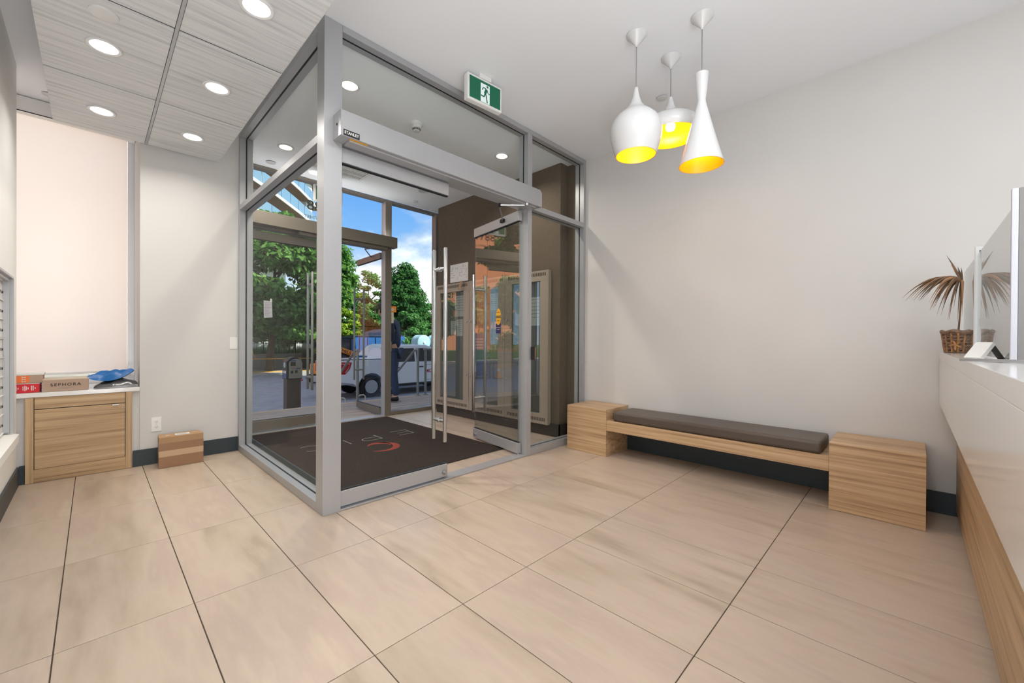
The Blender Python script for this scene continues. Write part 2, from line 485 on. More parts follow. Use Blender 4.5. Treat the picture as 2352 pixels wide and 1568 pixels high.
def tile_piece(x0, x1, y0, y1):
    x0 += J; x1 -= J; y0 += J; y1 -= J
    if x1 - x0 < 0.01 or y1 - y0 < 0.01: return
    key = (round(x1 - x0, 3), round(y1 - y0, 3))
    if key not in meshes:
        w, h = x1 - x0, y1 - y0
        o = B().box(-w / 2, w / 2, -h / 2, h / 2, -0.006, 0.0).build('floor_tile', 'tile', None, 0.0008, seg=1)
        meshes[key] = o
    else:
        o = meshes[key].copy(); COL.objects.link(o)
    o.parent = fl; o.location = ((x0 + x1) / 2, (y0 + y1) / 2, 0)


def tiles(xa, xb, ya, yb):
    i0 = math.floor((xa - TX0) / TXS); j0 = math.floor((ya - TY0) / TYS)
    for i in range(i0, i0 + 14):
        for j in range(j0, j0 + 9):
            x0, x1 = max(xa, TX0 + i * TXS), min(xb, TX0 + (i + 1) * TXS)
            y0, y1 = max(ya, TY0 + j * TYS), min(yb, TY0 + (j + 1) * TYS)
            if x1 > x0 and y1 > y0: tile_piece(x0, x1, y0, y1)


tiles(XL, XW, -0.2586, 5.42)
o = box('floor_edge', 'tile', fl, XL, XW, -3.2, -0.262, -0.006, 0.0)

box('ceiling', 'ceiling', None, -1.3, XW, -3.3, 5.42, CZ, CZ + 0.14)['kind'] = 'structure'
o = B().box(XL - 0.16, XL, -3.2, 2.35, 0, CZ).box(XL - 0.16, XL, 4.58, 4.75, 0, CZ).box(XL - 0.16, XL, 2.35, 4.58, 1.535, CZ).box(XL - 0.16, XL, 2.35, 4.58, 0, 0.40)
o.box(XL - 0.16, XL - 0.10, 2.35, 4.58, 0.4, 1.535)
o.build('wall_left', 'wall_white', None, kind='structure')
box('wall_back', 'wall', None, 0.28, 1.0, YB, 5.42, 0, CZ, kind='structure')
wa = structure('wall_alcove')
box('apron_wall', 'wall', wa, -1.2, 0.28, YB + 0.012, 5.42, 0, 0.648)
box('alcove_side', 'wall_white', wa, -1.3, -1.2, 4.75, 5.5, 0, CZ)
box('alcove_return', 'wall_white', wa, -1.2, XL - 0.16, 4.66, 4.75, 0, CZ)
box('wall_right', 'wall', None, XW, XW + 0.15, -3.3, 5.5, 0, CZ, kind='structure')
box('wall_rear', 'wall', None, XL - 0.2, XW, -3.4, -3.25, 0, CZ, kind='structure')
vw = structure('wall_vestibule')
box('fabric_face', 'vestwall', vw, 3.70, XW, 2.86, 5.215, 0.0, CZ)
box('fabric_return', 'vestwall', vw, 3.835, XW, 2.735, 2.86, 0.0, CZ)
box('building_mass', 'concrete', None, -14, 22, -16, 5.56, CZ + 0.15, 30.0, kind='structure')
box('wall_outside', 'concrete', None, XW + 0.15, 16, 5.3, 5.56, -1.05, CZ + 0.14, kind='structure')
box('wall_outside_west', 'concrete', None, -10, -1.3, 5.3, 5.56, -1.05, CZ + 0.14, kind='structure')
# baseboards
B().box(XL, XL + 0.012, -3.2, 4.75, 0.001, 0.14).build('baseboard_left', 'base', None, kind='structure')
B().box(0.236, 0.998, YB - 0.012, YB, 0.001, 0.14).box(XL + 0.012, -0.362, YB - 0.004, YB + 0.012, 0.001, 0.14).build('baseboard_back', 'base', None, kind='structure')
B().box(XW - 0.012, XW, -3.2, 2.60, 0.001, 0.14).build('baseboard_right', 'base', None, kind='structure')
B().box(3.688, 3.70, 2.848, 5.215, 0.001, 0.15).box(3.688, 3.833, 2.848, 2.86, 0.001, 0.15).build('baseboard_vestibule', 'base_brown', None, kind='structure')

# ------------------------------------------------------------------ alcove window with roller blind and ledge
w1 = structure('window_1')
fb = B().box(-1.2, 0.28, 5.42, 5.5, 0.685, 0.745).box(-1.2, 0.28, 5.42, 5.5, 3.05, CZ).box(0.228, 0.28, 5.42, 5.5, 0.745, 3.05).box(-1.2, -1.14, 5.42, 5.5, 0.745, 3.05)
fb.build('window_frame', 'white', w1, 0.003)
box('window_pane', 'glass_ext', w1, -1.14, 0.228, 5.455, 5.463, 0.745, 3.05)
rb = thing('roller_blind', (-0.46, 5.36, 3.1), 'pale cream roller blind lowered over the alcove window above the ledge', 'blind')
B().add([(-1.18, 5.369, 0.80), (0.222, 5.369, 0.80), (0.222, 5.369, 3.03), (-1.18, 5.369, 3.03)], [(0, 1, 2, 3)]).build('blind_fabric', 'blind', rb)
B().box(-1.19, 0.278, 5.30, 5.40, 2.985, 3.115).build('blind_cassette', 'white_matt', rb, 0.004)
B().box(-1.18, 0.222, 5.362, 5.376, 0.78, 0.80).build('hem_bar', 'white_matt', rb, 0.003)
box('gap_strip', 'gasket', rb, -1.19, 0.278, 5.296, 5.30, 2.985, 2.992)
ledge = box('window_ledge', 'quartz', None, -0.404, 0.279, 4.752, 5.42, 0.65, 0.685, 0.003)
tag(ledge, 'white stone window ledge running back into the alcove above the oak cabinet', 'ledge')

# ------------------------------------------------------------------ storefront of the vestibule
w2 = structure('window_2')          # front, facing the lobby
x0, x1, y0, y1 = POST
box('corner_post', 'alu', w2, x0, x1, y0, y1, 0, CZ - 0.004, 0.002)
G = 0.006                             # gasket groove half-width


def rail(name, par, a0, a1, z0, z1, axis, gz=None):
    """frame bar with the dark glazing groove; axis x = front wall, y = side wall"""
    if axis == 'x':
        b = box(name, 'alu', par, a0, a1, y0, y1, z0, z1, 0.0015)
        for z in (gz or []): box('gasket', 'gasket', b, a0, a1, 2.672, 2.684, z - 0.0015, z + 0.0015)
    else:
        b = box(name, 'alu', par, x0, x1, a0, a1, z0, z1, 0.0015)
        for z in (gz or []): box('gasket', 'gasket', b, 1.05, 1.062, a0, a1, z - 0.0015, z + 0.0015)
    return b


rail('top_rail', w2, x1 + 0.001, XW - 0.001, 3.075, CZ - 0.004, 'x', [3.075])
rail('transom_rail', w2, x1 + 0.001, 2.885, 2.365, 2.415, 'x', [2.415])
rail('transom_rail', w2, 2.946, 3.809, 2.365, 2.415, 'x', [2.415, 2.365])
rail('bottom_rail', w2, 2.946, 3.809, 0.001, 0.065, 'x', [0.065])
m_ = box('mullion', 'alu', w2, 2.885, 2.945, y0, y1, 0.001, 3.074, 0.0015)
for xx in (2.8845, 2.9455): box('gasket', 'gasket', m_, xx - 0.001, xx + 0.001, 2.672, 2.684, (2.42 if xx < 2.9 else 0.07), 3.07)
m_ = box('jamb', 'alu', w2, 3.81, XW - 0.001, y0, y1, 0.001, 3.074, 0.0015)
box('gasket', 'gasket', m_, 3.8085, 3.811, 2.672, 2.684, 0.07, 3.07)
box('glass_pane', 'glass', w2, x1, 2.884, 2.674, 2.682, 2.416, 3.074)
box('glass_pane', 'glass', w2, 2.946, 3.808, 2.674, 2.682, 2.416, 3.074)
box('glass_pane', 'glass', w2, 2.946, 3.808, 2.674, 2.682, 0.066, 2.364)
th = box('threshold', 'alu', w2, x1, 2.885, 2.622, 2.735, 0.001, 0.012, 0.002)
w3 = structure('window_3')          # side, facing the back wall of the lobby
rail('top_rail', w3, y1 + 0.001, YB - 0.001, 3.075, CZ - 0.004, 'y', [3.075])
rail('transom_rail', w3, y1 + 0.001, 4.715, 2.365, 2.415, 'y', [2.415, 2.365])
rail('bottom_rail', w3, y1 + 0.001, 4.715, 0.001, 0.06, 'y', [0.06])
m_ = box('jamb', 'alu', w3, x0, x1, 4.716, YB - 0.001, 0.001, 3.074, 0.0015)
box('gasket', 'gasket', m_, 1.05, 1.062, 4.7145, 4.7165, 0.06, 3.07)
box('glass_pane', 'glass', w3, 1.052, 1.06, y1, 4.7145, 2.416, 3.074)
box('glass_pane', 'glass', w3, 1.052, 1.06, y1, 4.7145, 0.061, 2.364)
B().box(1.113, 1.125, 2.74, 4.76, 0.001, 0.10).build('baseboard_vestibule_side', 'base', None, kind='structure')


def pull_handle(par, p0, p1, off, z0, z1, r=0.0155, m='steel'):
    """pair of bars on both sides of a leaf, joined by two stand-offs; one mesh per bar"""
    a = Vector((p0[0], p0[1], 0)); n = Vector((off[0], off[1], 0))
    for sgn in (-1, 1):
        q = a + n * sgn
        h = B().tube([(q.x, q.y, z0), (q.x, q.y, z0 + 0.004), (q.x, q.y, z1 - 0.004), (q.x, q.y, z1)], [r * 0.8, r, r, r * 0.8], 14).build('pull_bar', m, par, smooth=True)
    for z in (z0 + 0.16, z1 - 0.16):
        q0, q1 = a - n, a + n
        B().tube([(q0.x, q0.y, z), (q1.x, q1.y, z)], r * 0.85, 12).tube([tuple(a.x * 1 + n.x * k for _ in [0]) + (a.y + n.y * k, z) for k in (-0.14, 0.14)], r * 1.25, 12).build('standoff', m, par, smooth=True)


def leaf_door(par, hinge, free, zb0, zb1, zt0, zt1, gm, rm, hs, hz, hm='steel', th=0.023, off=0.075):
    h = Vector((hinge[0], hinge[1])); f = Vector((free[0], free[1])); u = (f - h); L = u.length; u.normalize(); n = Vector((-u.y, u.x)); c = (h + f) / 2
    B().obox(c, u, L / 2, th, zb0, zb1).build('bottom_rail', rm, par, 0.004)
    B().obox(c, u, L / 2, th, zt0, zt1).build('top_rail', rm, par, 0.004)
    B().obox(c, u, L / 2 - 0.003, 0.005, zb1, zt0).build('glass_pane', gm, par)
    B().obox(c, u, L / 2, th * 0.55, zb1, zb1 + 0.006).obox(c, u, L / 2, th * 0.55, zt0 - 0.006, zt0).build('gasket', 'gasket', par)
    p = h + u * hs
    pull_handle(par, (p.x, p.y), None, (n.x * off, n.y * off), hz[0], hz[1], m=hm)
    return u, n


d1 = structure('door_1')
leaf_door(d1, (1.118, 2.66), (1.972, 2.66), 0.022, 0.122, 2.25, 2.345, 'glass', 'alu', 0.787, (0.315, 1.82))
B().lathe((1.935, 2.637, 0.062), [(0.012, -0.03), (0.015, -0.02), (0.015, -0.004), (0.009, 0.0)], 14, axis='y').build('lock_cylinder', 'steel', d1, smooth=True)
d2 = structure('door_2')
u2, n2 = leaf_door(d2, (2.855, 2.69), (2.995, 3.508), 0.022, 0.122, 2.25, 2.345, 'glass_door', 'alu', 0.735, (0.315, 1.82))
q = Vector((2.855, 2.69)) + u2 * 0.77 + n2 * 0.023
B().tube([(q.x, q.y, 0.062), (q.x + n2.x * 0.02, q.y + n2.y * 0.02, 0.062)], 0.013, 12).build('lock_cylinder', 'steel', d2, smooth=True)
B().tube([(2.857, 2.70, 0.003), (2.857, 2.70, 0.022)], 0.014, 12).build('floor_pivot', 'steel', d2, smooth=True)

# door operator header across both inner leaves
op = thing('door_operator', (2.0, 2.56, 2.43), 'silver automatic door header with black name plate above the inner glass doors', 'door operator')
poly = [(2.5, 2.362), (2.618, 2.356), (2.618, 2.515), (2.5, 2.515)]
B().prism([(1.06, 2.358), (2.955, 2.358), (2.955, 2.49), (2.93, 2.517), (1.06, 2.517)], 'y', 2.502, 2.619).build('housing', 'alu', op, 0.004)
box('end_plate', 'steel', op, 1.054, 1.0605, 2.503, 2.618, 2.359, 2.516, 0.001)
B().lathe((1.0535, 2.56, 2.44), [(0.007, -0.002), (0.007, 0.001)], 12, axis='x').build('end_screw', 'black', op)
box('track_lip', 'alu', op, 1.12, 2.90, 2.53, 2.615, 2.346, 2.358, 0.002)
pl = box('name_plate', 'black', op, 1.07, 1.172, 2.4995, 2.502, 2.362, 2.398)
text('lettering', 'STANLEY', 0.026, (1.121, 2.499, 2.38), FACE_NY, 'white_matt', pl, sx=0.86, thick=0.0006)
wl = box('warning_label', 'yellow', op, 1.12, 1.235, 2.515, 2.56, 2.3565, 2.358)
for k in range(6):
    B().box(1.128 + k * 0.017, 1.137 + k * 0.017, 2.53, 2.556, 2.356, 2.3565).build('label_line', 'ink', wl)
tr = B()
ps = [(2.768, 2.53, 2.352), (2.60, 2.70, 2.343), (2.58, 2.72, 2.343)]
dc = thing('door_closer_arm', (2.75, 2.56, 2.34), 'jointed steel closer arm reaching from the header to the open leaf', 'closer arm')
B().tube([(2.768, 2.53, 2.357), (2.768, 2.53, 2.335)], 0.022, 14).build('pivot', 'steel', dc, smooth=True)
B().tube([(2.768, 2.53, 2.342), (2.589, 2.70, 2.340)], 0.008, 8).build('upper_arm', 'steel', dc, smooth=True)
B().tube([(2.589, 2.70, 2.352), (2.589, 2.70, 2.322)], 0.012, 10).build('elbow', 'black', dc, smooth=True)
B().tube([(2.589, 2.70, 2.328), (2.872, 2.945, 2.302)], 0.006, 8).build('forearm', 'steel', dc, smooth=True)
B().obox((2.866, 2.945), u2, 0.03, 0.014, 2.285, 2.318).build('shoe', 'black', dc, 0.003)
sw = thing('wall_push_plate', (2.968, 2.61, 0.98), 'small dark sensor box fixed to the mullion beside the open leaf', 'sensor')
box('housing', 'black', sw, 2.936, 2.975, 2.596, 2.619, 0.918, 1.045, 0.004)
box('cover', 'kraft_dark', sw, 2.976, 2.99, 2.60, 2.619, 0.924, 1.04, 0.002)

# stickers on the open leaf
c2 = Vector((2.855, 2.69)) + u2 * 0.355 + n2 * 0.0058
st = thing('caution_sticker', (c2.x, c2.y, 1.31), 'yellow oval caution sticker with a navy tab on the open glass leaf', 'sticker')
ang = math.atan2(u2.y, u2.x) + PI


def leaf_poly(pts, z, name, m, par, d):
    vs = []
    for (a, b) in pts: vs.append((c2.x + u2.x * a + n2.x * d, c2.y + u2.y * a + n2.y * d, z + b))
    k = len(vs)
    return B().add(vs, [tuple(range(k))]).build(name, m, par)


leaf_poly([(0.045 * math.cos(2 * PI * k / 28), 0.085 * math.sin(2 * PI * k / 28)) for k in range(28)], 1.345, 'oval', 'yellow', st, 0.001)
leaf_poly([(-0.045, -0.05), (0.045, -0.05), (0.045, 0.05), (-0.045, 0.05)], 1.225, 'tab', 'navy_label', st, 0.0004)
leaf_poly([(-0.042, -0.012), (0.042, -0.012), (0.042, 0.012), (-0.042, 0.012)], 1.345, 'band', 'ink', st, 0.0014)
for s_, b_, z_, mm in ((0.018, 'CAUTION', 1.345, 'yellow'), (0.011, 'AUTOMATIC', 1.39, 'ink'), (0.014, 'DOOR', 1.305, 'ink'), (0.010, 'ACTIVATE SWITCH', 1.235, 'paper'), (0.010, 'TO OPERATE', 1.215, 'paper')):
    text('lettering', b_, s_, (c2.x + n2.x * 0.0018, c2.y + n2.y * 0.0018, z_), (RX, 0, ang), mm, st, sx=0.9)

# ------------------------------------------------------------------ street front glazing
w4 = structure('window_4')
ya, yb = 5.42, 5.53
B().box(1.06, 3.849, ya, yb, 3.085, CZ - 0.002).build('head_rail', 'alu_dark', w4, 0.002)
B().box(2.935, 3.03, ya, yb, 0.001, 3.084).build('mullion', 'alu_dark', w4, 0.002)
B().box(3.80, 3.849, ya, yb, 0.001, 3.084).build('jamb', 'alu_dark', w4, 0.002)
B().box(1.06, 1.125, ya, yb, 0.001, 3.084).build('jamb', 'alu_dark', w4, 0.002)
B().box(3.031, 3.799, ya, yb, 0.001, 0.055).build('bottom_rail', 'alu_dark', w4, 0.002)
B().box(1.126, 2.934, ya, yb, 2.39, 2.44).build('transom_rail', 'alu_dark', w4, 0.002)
box('glass_pane', 'glass_ext', w4, 3.031, 3.799, 5.47, 5.478, 0.056, 3.084)
gp = box('glass_pane', 'glass_ext', w4, 1.126, 2.934, 5.47, 5.478, 2.441, 3.084)
text('street_number', '1788', 0.17, (2.07, 5.48, 2.80), FACE_PY, 'ink', gp, sx=1.12, thick=0.0015)
text('street_name', 'COLUMBIA STREET', 0.052, (2.07, 5.48, 2.655), FACE_PY, 'ink', gp, sx=0.98)
box('threshold', 'alu', w4, 1.126, 2.934, 5.40, 5.56, 0.001, 0.010, 0.002)
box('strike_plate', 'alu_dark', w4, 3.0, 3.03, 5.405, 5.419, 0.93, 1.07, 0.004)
B().box(2.929, 2.9345, ya + 0.002, yb, 0.001, 2.388).box(2.929, 2.9345, ya + 0.002, yb, 2.442, 3.083).build('reveal', 'alu', w4, 0.001)  # silver plate colours in the sky-lit side of the mullion
d3 = structure('door_3')
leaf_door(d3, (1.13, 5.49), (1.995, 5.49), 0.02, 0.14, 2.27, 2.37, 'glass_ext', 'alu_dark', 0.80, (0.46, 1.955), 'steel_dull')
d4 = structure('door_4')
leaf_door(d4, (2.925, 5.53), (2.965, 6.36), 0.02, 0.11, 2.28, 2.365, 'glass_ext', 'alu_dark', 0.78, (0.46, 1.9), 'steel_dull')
op2 = thing('door_operator', (2.1, 5.36, 2.48), 'shaded brown-grey automatic door header over the street doors', 'door operator')
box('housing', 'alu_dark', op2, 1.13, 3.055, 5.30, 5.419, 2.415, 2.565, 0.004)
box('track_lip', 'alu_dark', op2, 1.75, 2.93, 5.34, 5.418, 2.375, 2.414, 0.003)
B().tube([(2.86, 5.36, 2.41), (2.70, 5.58, 2.39)], 0.010, 8).tube([(2.70, 5.58, 2.39), (2.94, 5.86, 2.34)], 0.008, 8).build('closer_arm', 'steel_dull', op2, smooth=True)
nt_ = thing('taped_notice', (1.45, 5.478, 1.46), 'grey printed notice sheet taped to the closed street door', 'notice')
B().add([(1.405, 5.4835, 1.56), (1.492, 5.4835, 1.553), (1.50, 5.4835, 1.362), (1.408, 5.4835, 1.352)], [(0, 1, 2, 3)]).build('sheet', 'paper_grey', nt_)
for k in range(9):
    box('text_line', 'ink_grey', nt_, 1.418, 1.484 - (k % 3) * 0.012, 5.4828, 5.4832, 1.53 - k * 0.018, 1.534 - k * 0.018)
box('tape', 'paper', nt_, 1.474, 1.494, 5.4825, 5.4834, 1.545, 1.585)
sg = thing('orange_notice', (3.09, 5.468, 1.55), 'orange square notice with a small round face mark on the street pane', 'notice')
box('sheet', 'orange', sg, 3.031, 3.135, 5.4670, 5.4690, 1.505, 1.605)
box('header_band', 'ink', sg, 3.031, 3.135, 5.4662, 5.4668, 1.594, 1.605)
fm = B().lathe((3.075, 5.4665, 1.545), [(0.022, -0.0006), (0.022, 0.0)], 20, axis='y').build('face_mark', 'paper', sg)
for dx in (-0.008, 0.008): B().lathe((3.075 + dx, 5.4655, 1.551), [(0.0035, -0.0004), (0.0035, 0.0003)], 10, axis='y').build('eye_dot', 'ink', fm)
sg2 = thing('small_notice', (3.05, 5.468, 1.75), 'small brown notice higher on the street pane by the mullion', 'notice')
box('sheet', 'kraft_dark', sg2, 3.031, 3.068, 5.4670, 5.4690, 1.70, 1.755)
B().lathe((3.05, 5.4665, 1.74), [(0.008, -0.0004), (0.008, 0.0003)], 12, axis='y').build('printed_dot', 'ink', sg2)
sg3 = thing('cream_notice', (3.07, 5.468, 1.43), 'cream paper slip below the orange notice on the street pane', 'notice')
box('sheet', 'cream', sg3, 3.031, 3.094, 5.4670, 5.4690, 1.345, 1.503)
for k in range(3): box('text_line', 'ink', sg3, 3.035, 3.062, 5.4660, 5.4668, 1.38 + k * 0.035, 1.386 + k * 0.035)

# ------------------------------------------------------------------ vestibule: mat, lights, exit sign
mt = thing('entrance_mat', (2.0, 4.1, 0.0), 'dark brown entrance carpet with white letters and a red swirl in the vestibule', 'mat')
box('carpet', 'mat', mt, 1.15, 2.925, 2.955, 5.34, 0.002, 0.010, 0.003)
def stroke_letter(name, lines, x, w=0.011):
    # strokes given in letter space (right, up); the letter reads for someone walking in, so right = -X and up = -Y
    b = B()
    for (ax, ay), (bx, by) in lines:
        p, q = Vector((x - ax, 4.40 - ay)), Vector((x - bx, 4.40 - by))
        dd = (q - p).normalized(); nn = Vector((-dd.y, dd.x)) * w / 2
        b.add([(p.x + nn.x, p.y + nn.y, 0.0108), (q.x + nn.x, q.y + nn.y, 0.0108), (q.x - nn.x, q.y - nn.y, 0.0108), (p.x - nn.x, p.y - nn.y, 0.0108)], [(0, 1, 2, 3)])
    return b.build(name, 'matwhite', mt)


arc = lambda cx_, cy_, rx, ry, a0, a1, n=12: [(cx_ + rx * math.cos(a0 + (a1 - a0) * k / n), cy_ + ry * math.sin(a0 + (a1 - a0) * k / n)) for k in range(n + 1)]
seg = lambda ps_: list(zip(ps_, ps_[1:]))
stroke_letter('letter', seg([(0.15, 0), (-0.04, 0), (-0.04, 0.21), (0.15, 0.21)]) + [((-0.04, 0.105), (0.12, 0.105))], 2.60)
stroke_letter('letter', seg([(-0.08, 0), (-0.08, 0.21), (0.04, 0.21)] + arc(0.04, 0.15, 0.08, 0.06, PI / 2, -PI / 2) + [(-0.08, 0.09)]), 2.16)
stroke_letter('letter', [((0, 0), (0, 0.21))], 1.89)
stroke_letter('letter', seg(arc(0, 0.105, 0.11, 0.11, 0.9, 2 * PI - 0.9, 18)), 1.52)
sw_ = B()
for r0, a0, a1, cx_, cy_ in ((0.17, -2.4, 1.2, 2.04, 3.88), (0.11, -0.4, 2.6, 2.06, 3.92)):
    vs = []; fs = []
    for k in range(25):
        a = a0 + (a1 - a0) * k / 24; w = 0.03 * math.sin(PI * k / 24) + 0.004
        vs += [(cx_ + (r0 - w) * math.cos(a), cy_ + (r0 - w) * math.sin(a), 0.0108), (cx_ + (r0 + w) * math.cos(a), cy_ + (r0 + w) * math.sin(a), 0.0108)]
    fs = [(2 * k, 2 * k + 1, 2 * k + 3, 2 * k + 2) for k in range(24)]
    sw_.add(vs, fs)
sw_.build('red_swirl', 'matred', mt)


def downlight(loc, label, group, rad=0.078, lens='lamp', power=6.0, col=(1, 0.95, 0.88)):
    z = loc[2]
    d = thing('downlight', loc, label, 'downlight', group)
    B().lathe(loc, [(rad, 0.0), (rad, -0.006), (rad * 0.93, -0.009), (rad * 0.78, -0.006), (rad * 0.74, 0.0), (rad * 0.70, -0.001)], 36).build('trim_ring', 'white', d, smooth=True)
    B().lathe(loc, [(rad * 0.74, -0.0055), (rad * 0.4, -0.008), (0.0, -0.009)], 36).build('lens', lens, d, smooth=True)
    if power:
        area_lamp('lamp', (loc[0], loc[1], z - 0.014), power, rad * 1.3, col, spread=math.radians(150))
    return d


RZ = 2.77
for (x, y, lab, pw) in ((0.04, 3.31, 'round white downlight in the raft panel with the blank disc', 5), (0.04, 4.26, 'round white downlight in the far raft panel nearest the window', 3.5),
                        (0.57, 3.31, 'glowing round downlight in the middle raft panel beside the glass vestibule', 5), (0.57, 4.26, 'glowing round downlight in the farthest raft panel by the vestibule', 3.5),
                        (0.57, 2.36, 'largest round downlight in the raft, cut by the top of the picture', 6), (0.04, 2.36, None, 5)):
    if lab: downlight((x, y, RZ), lab, 'downlights in the grey ceiling raft', power=pw)
for (x, y, lab, le, pw) in ((1.418, 3.205, 'warm lit downlight in the vestibule ceiling beside the corner post', 'lamp_warm', 16), (3.12, 3.222, 'warm lit downlight in the vestibule ceiling above the open leaf', 'lamp_warm', 10),
                            (1.41, 4.72, 'warm lit downlight seen through the side glass of the vestibule', 'lamp_warm', 16), (3.127, 4.74, 'unlit downlight in the vestibule ceiling near the street glazing', 'lamp_off', 0)):
    downlight((x, y, CZ), lab, 'downlights in the vestibule ceiling', lens=le, power=pw, col=(1, 0.9, 0.78))

bd = thing('blank_disc', (0.035, 2.975, RZ), 'plain white round cover plate in the ceiling raft', 'cover plate')
B().lathe((0.035, 2.975, RZ), [(0.058, 0.0), (0.058, -0.006), (0.05, -0.010), (0.0, -0.010)], 32).build('plate', 'white', bd, smooth=True)


def cover(loc, label, r=0.035):
    t_ = thing('sprinkler_cover', loc, label, 'sprinkler', 'sprinkler covers')
    B().lathe(loc, [(r * 0.85, 0), (r * 0.85, -0.006)], 24).build('escutcheon', 'alu', t_)
    B().lathe(loc, [(r, -0.006), (r, -0.009), (r * 0.9, -0.011), (0, -0.011)], 24).build('cap', 'white', t_, smooth=True)


cover((3.284, 1.494, CZ), 'white round sprinkler cap on the lobby ceiling behind the pendant lamps', 0.042)
cover((3.29, 5.20, CZ), 'white sprinkler cap in the vestibule ceiling beside the unlit downlight')
cover((1.411, 5.24, CZ), 'white sprinkler cap in the vestibule ceiling seen through the side glass', 0.05)
cover((-0.266, 5.12, CZ), 'white sprinkler cap in the alcove ceiling beside the raft')

sm = thing('smoke_detector', (2.10, 3.313, CZ), 'white smoke detector on the vestibule ceiling above the door header', 'smoke detector')
L0 = (2.10, 3.313, CZ)
B().lathe(L0, [(0.055, 0), (0.055, -0.022), (0.05, -0.026)], 28).build('base', 'white_matt', sm, smooth=True)
B().lathe(L0, [(0.047, -0.026), (0.044, -0.05), (0.03, -0.056)], 28).build('collar', 'white_matt', sm, smooth=True)
vb = B()
for k in range(14):
    a = 2 * PI * k / 14
    vb.tube([(L0[0] + 0.036 * math.cos(a), L0[1] + 0.036 * math.sin(a), CZ - 0.054), (L0[0] + 0.030 * math.cos(a), L0[1] + 0.030 * math.sin(a), CZ - 0.07)], 0.003, 6)
vb.build('vent_fins', 'slot', sm, kind='stuff')
B().lathe(L0, [(0.033, -0.068), (0.028, -0.078), (0.0, -0.081)], 24).build('cap', 'white', sm, smooth=True)


def vent(x0_, x1_, y0_, y1_, label):
    v = thing('air_vent', ((x0_ + x1_) / 2, (y0_ + y1_) / 2, CZ), label, 'vent')
    z = CZ - 0.001
    B().box(x0_, x1_, y0_, y0_ + 0.03, z - 0.008, z).box(x0_, x1_, y1_ - 0.03, y1_, z - 0.008, z).box(x0_, x0_ + 0.03, y0_ + 0.03, y1_ - 0.03, z - 0.008, z).box(x1_ - 0.03, x1_, y0_ + 0.03, y1_ - 0.03, z - 0.008, z).build('frame', 'white_matt', v, 0.002)
    box('duct', 'slot', v, x0_ + 0.03, x1_ - 0.03, y0_ + 0.03, y1_ - 0.03, z - 0.001, z)
    s = B()
    n = int((x1_ - x0_ - 0.06) / 0.018)
    for k in range(n): s.box(x0_ + 0.03 + k * 0.018, x0_ + 0.041 + k * 0.018, y0_ + 0.03, y1_ - 0.03, z - 0.006, z - 0.002)
    for k in range(1, 4):
        yy = y0_ + (y1_ - y0_) * k / 4; s.box(x0_ + 0.03, x1_ - 0.03, yy - 0.012, yy + 0.012, z - 0.0065, z - 0.0015)
    s.build('grille', 'white_matt', v, kind='stuff')


vent(1.63, 2.36, 4.55, 5.02, 'white slotted air grille in the vestibule ceiling by the street glazing')


def exit_sign(cx_, cy_, zt, w, h, ang_, label, mount=True):
    s = thing('exit_sign', (0, 0, 0), label, 'exit sign')
    def T(pts):
        ca, sa = math.cos(ang_), math.sin(ang_)
        return [(cx_ + p[0] * ca - p[1] * sa, cy_ + p[0] * sa + p[1] * ca, zt + p[2]) for p in pts]
    def part(name, m, b, **k):
        b.v = T(b.v); return b.build(name, m, s, **k)
    hw = w / 2
    part('housing', 'white_matt', B().box(-hw, hw, -0.024, 0.024, -h, 0), bevel=0.006)
    f = 0.018
    part('legend_panel', 'green', B().box(-hw + f, hw - f, -0.0262, -0.024, -h + f, -f))
    # white doorway with the running figure of the standard pictogram
    H = h - 2 * f; z0 = -h + f
    part('doorway', 'exit_white', B().box(-0.045, 0.04, -0.0268, -0.0262, z0, z0 + H * 0.88))
    def fig(pts, wd):
        b = B()
        for (ax, az), (bx, bz) in zip(pts, pts[1:]):
            d = Vector((bx - ax, bz - az)); d.normalize(); nn = Vector((-d.y, d.x)) * wd
            b.add([(ax + nn.x, -0.0274, az + nn.y), (bx + nn.x, -0.0274, bz + nn.y), (bx - nn.x, -0.0274, bz - nn.y), (ax - nn.x, -0.0274, az - nn.y)], [(0, 1, 2, 3)])
        return b
    S = H / 0.19
    q = lambda x, z: (x * S, z0 + z * S)
    fb_ = fig([q(0.012, 0.128), q(-0.006, 0.082)], 0.013 * S)
    fb_.f += []
    for pts, wd in (([q(0.004, 0.13), q(-0.024, 0.134), q(-0.036, 0.108)], 0.0045), ([q(0.016, 0.126), q(0.028, 0.098), q(0.046, 0.092)], 0.0045),
                    ([q(-0.004, 0.086), q(-0.016, 0.052), q(-0.052, 0.056)], 0.006), ([q(0.002, 0.084), q(0.014, 0.042), q(0.020, 0.006)], 0.006)):
        g = fig(pts, wd * S); fb_.add(g.v, g.f)
    hd = [(q(0.022, 0.152)[0] + 0.011 * S * math.cos(2 * PI * k / 16), -0.0274, q(0, 0.152)[1] + 0.011 * S * math.sin(2 * PI * k / 16)) for k in range(16)]
    fb_.add(hd, [tuple(range(16))])
    part('running_figure', 'green', fb_)
    if mount:
        part('ceiling_mount', 'white_matt', B().box(-0.055, 0.055, -0.03, 0.03, 0, CZ - zt - 0.001), bevel=0.003)
    return s


exit_sign(2.085, 2.36, 3.085, 0.325, 0.195, math.radians(-5), 'green running figure exit sign hung from the lobby ceiling above the header')
exit_sign(2.02, 5.16, 2.97, 0.34, 0.2, 0.0, 'green exit sign inside the vestibule before the street glazing')

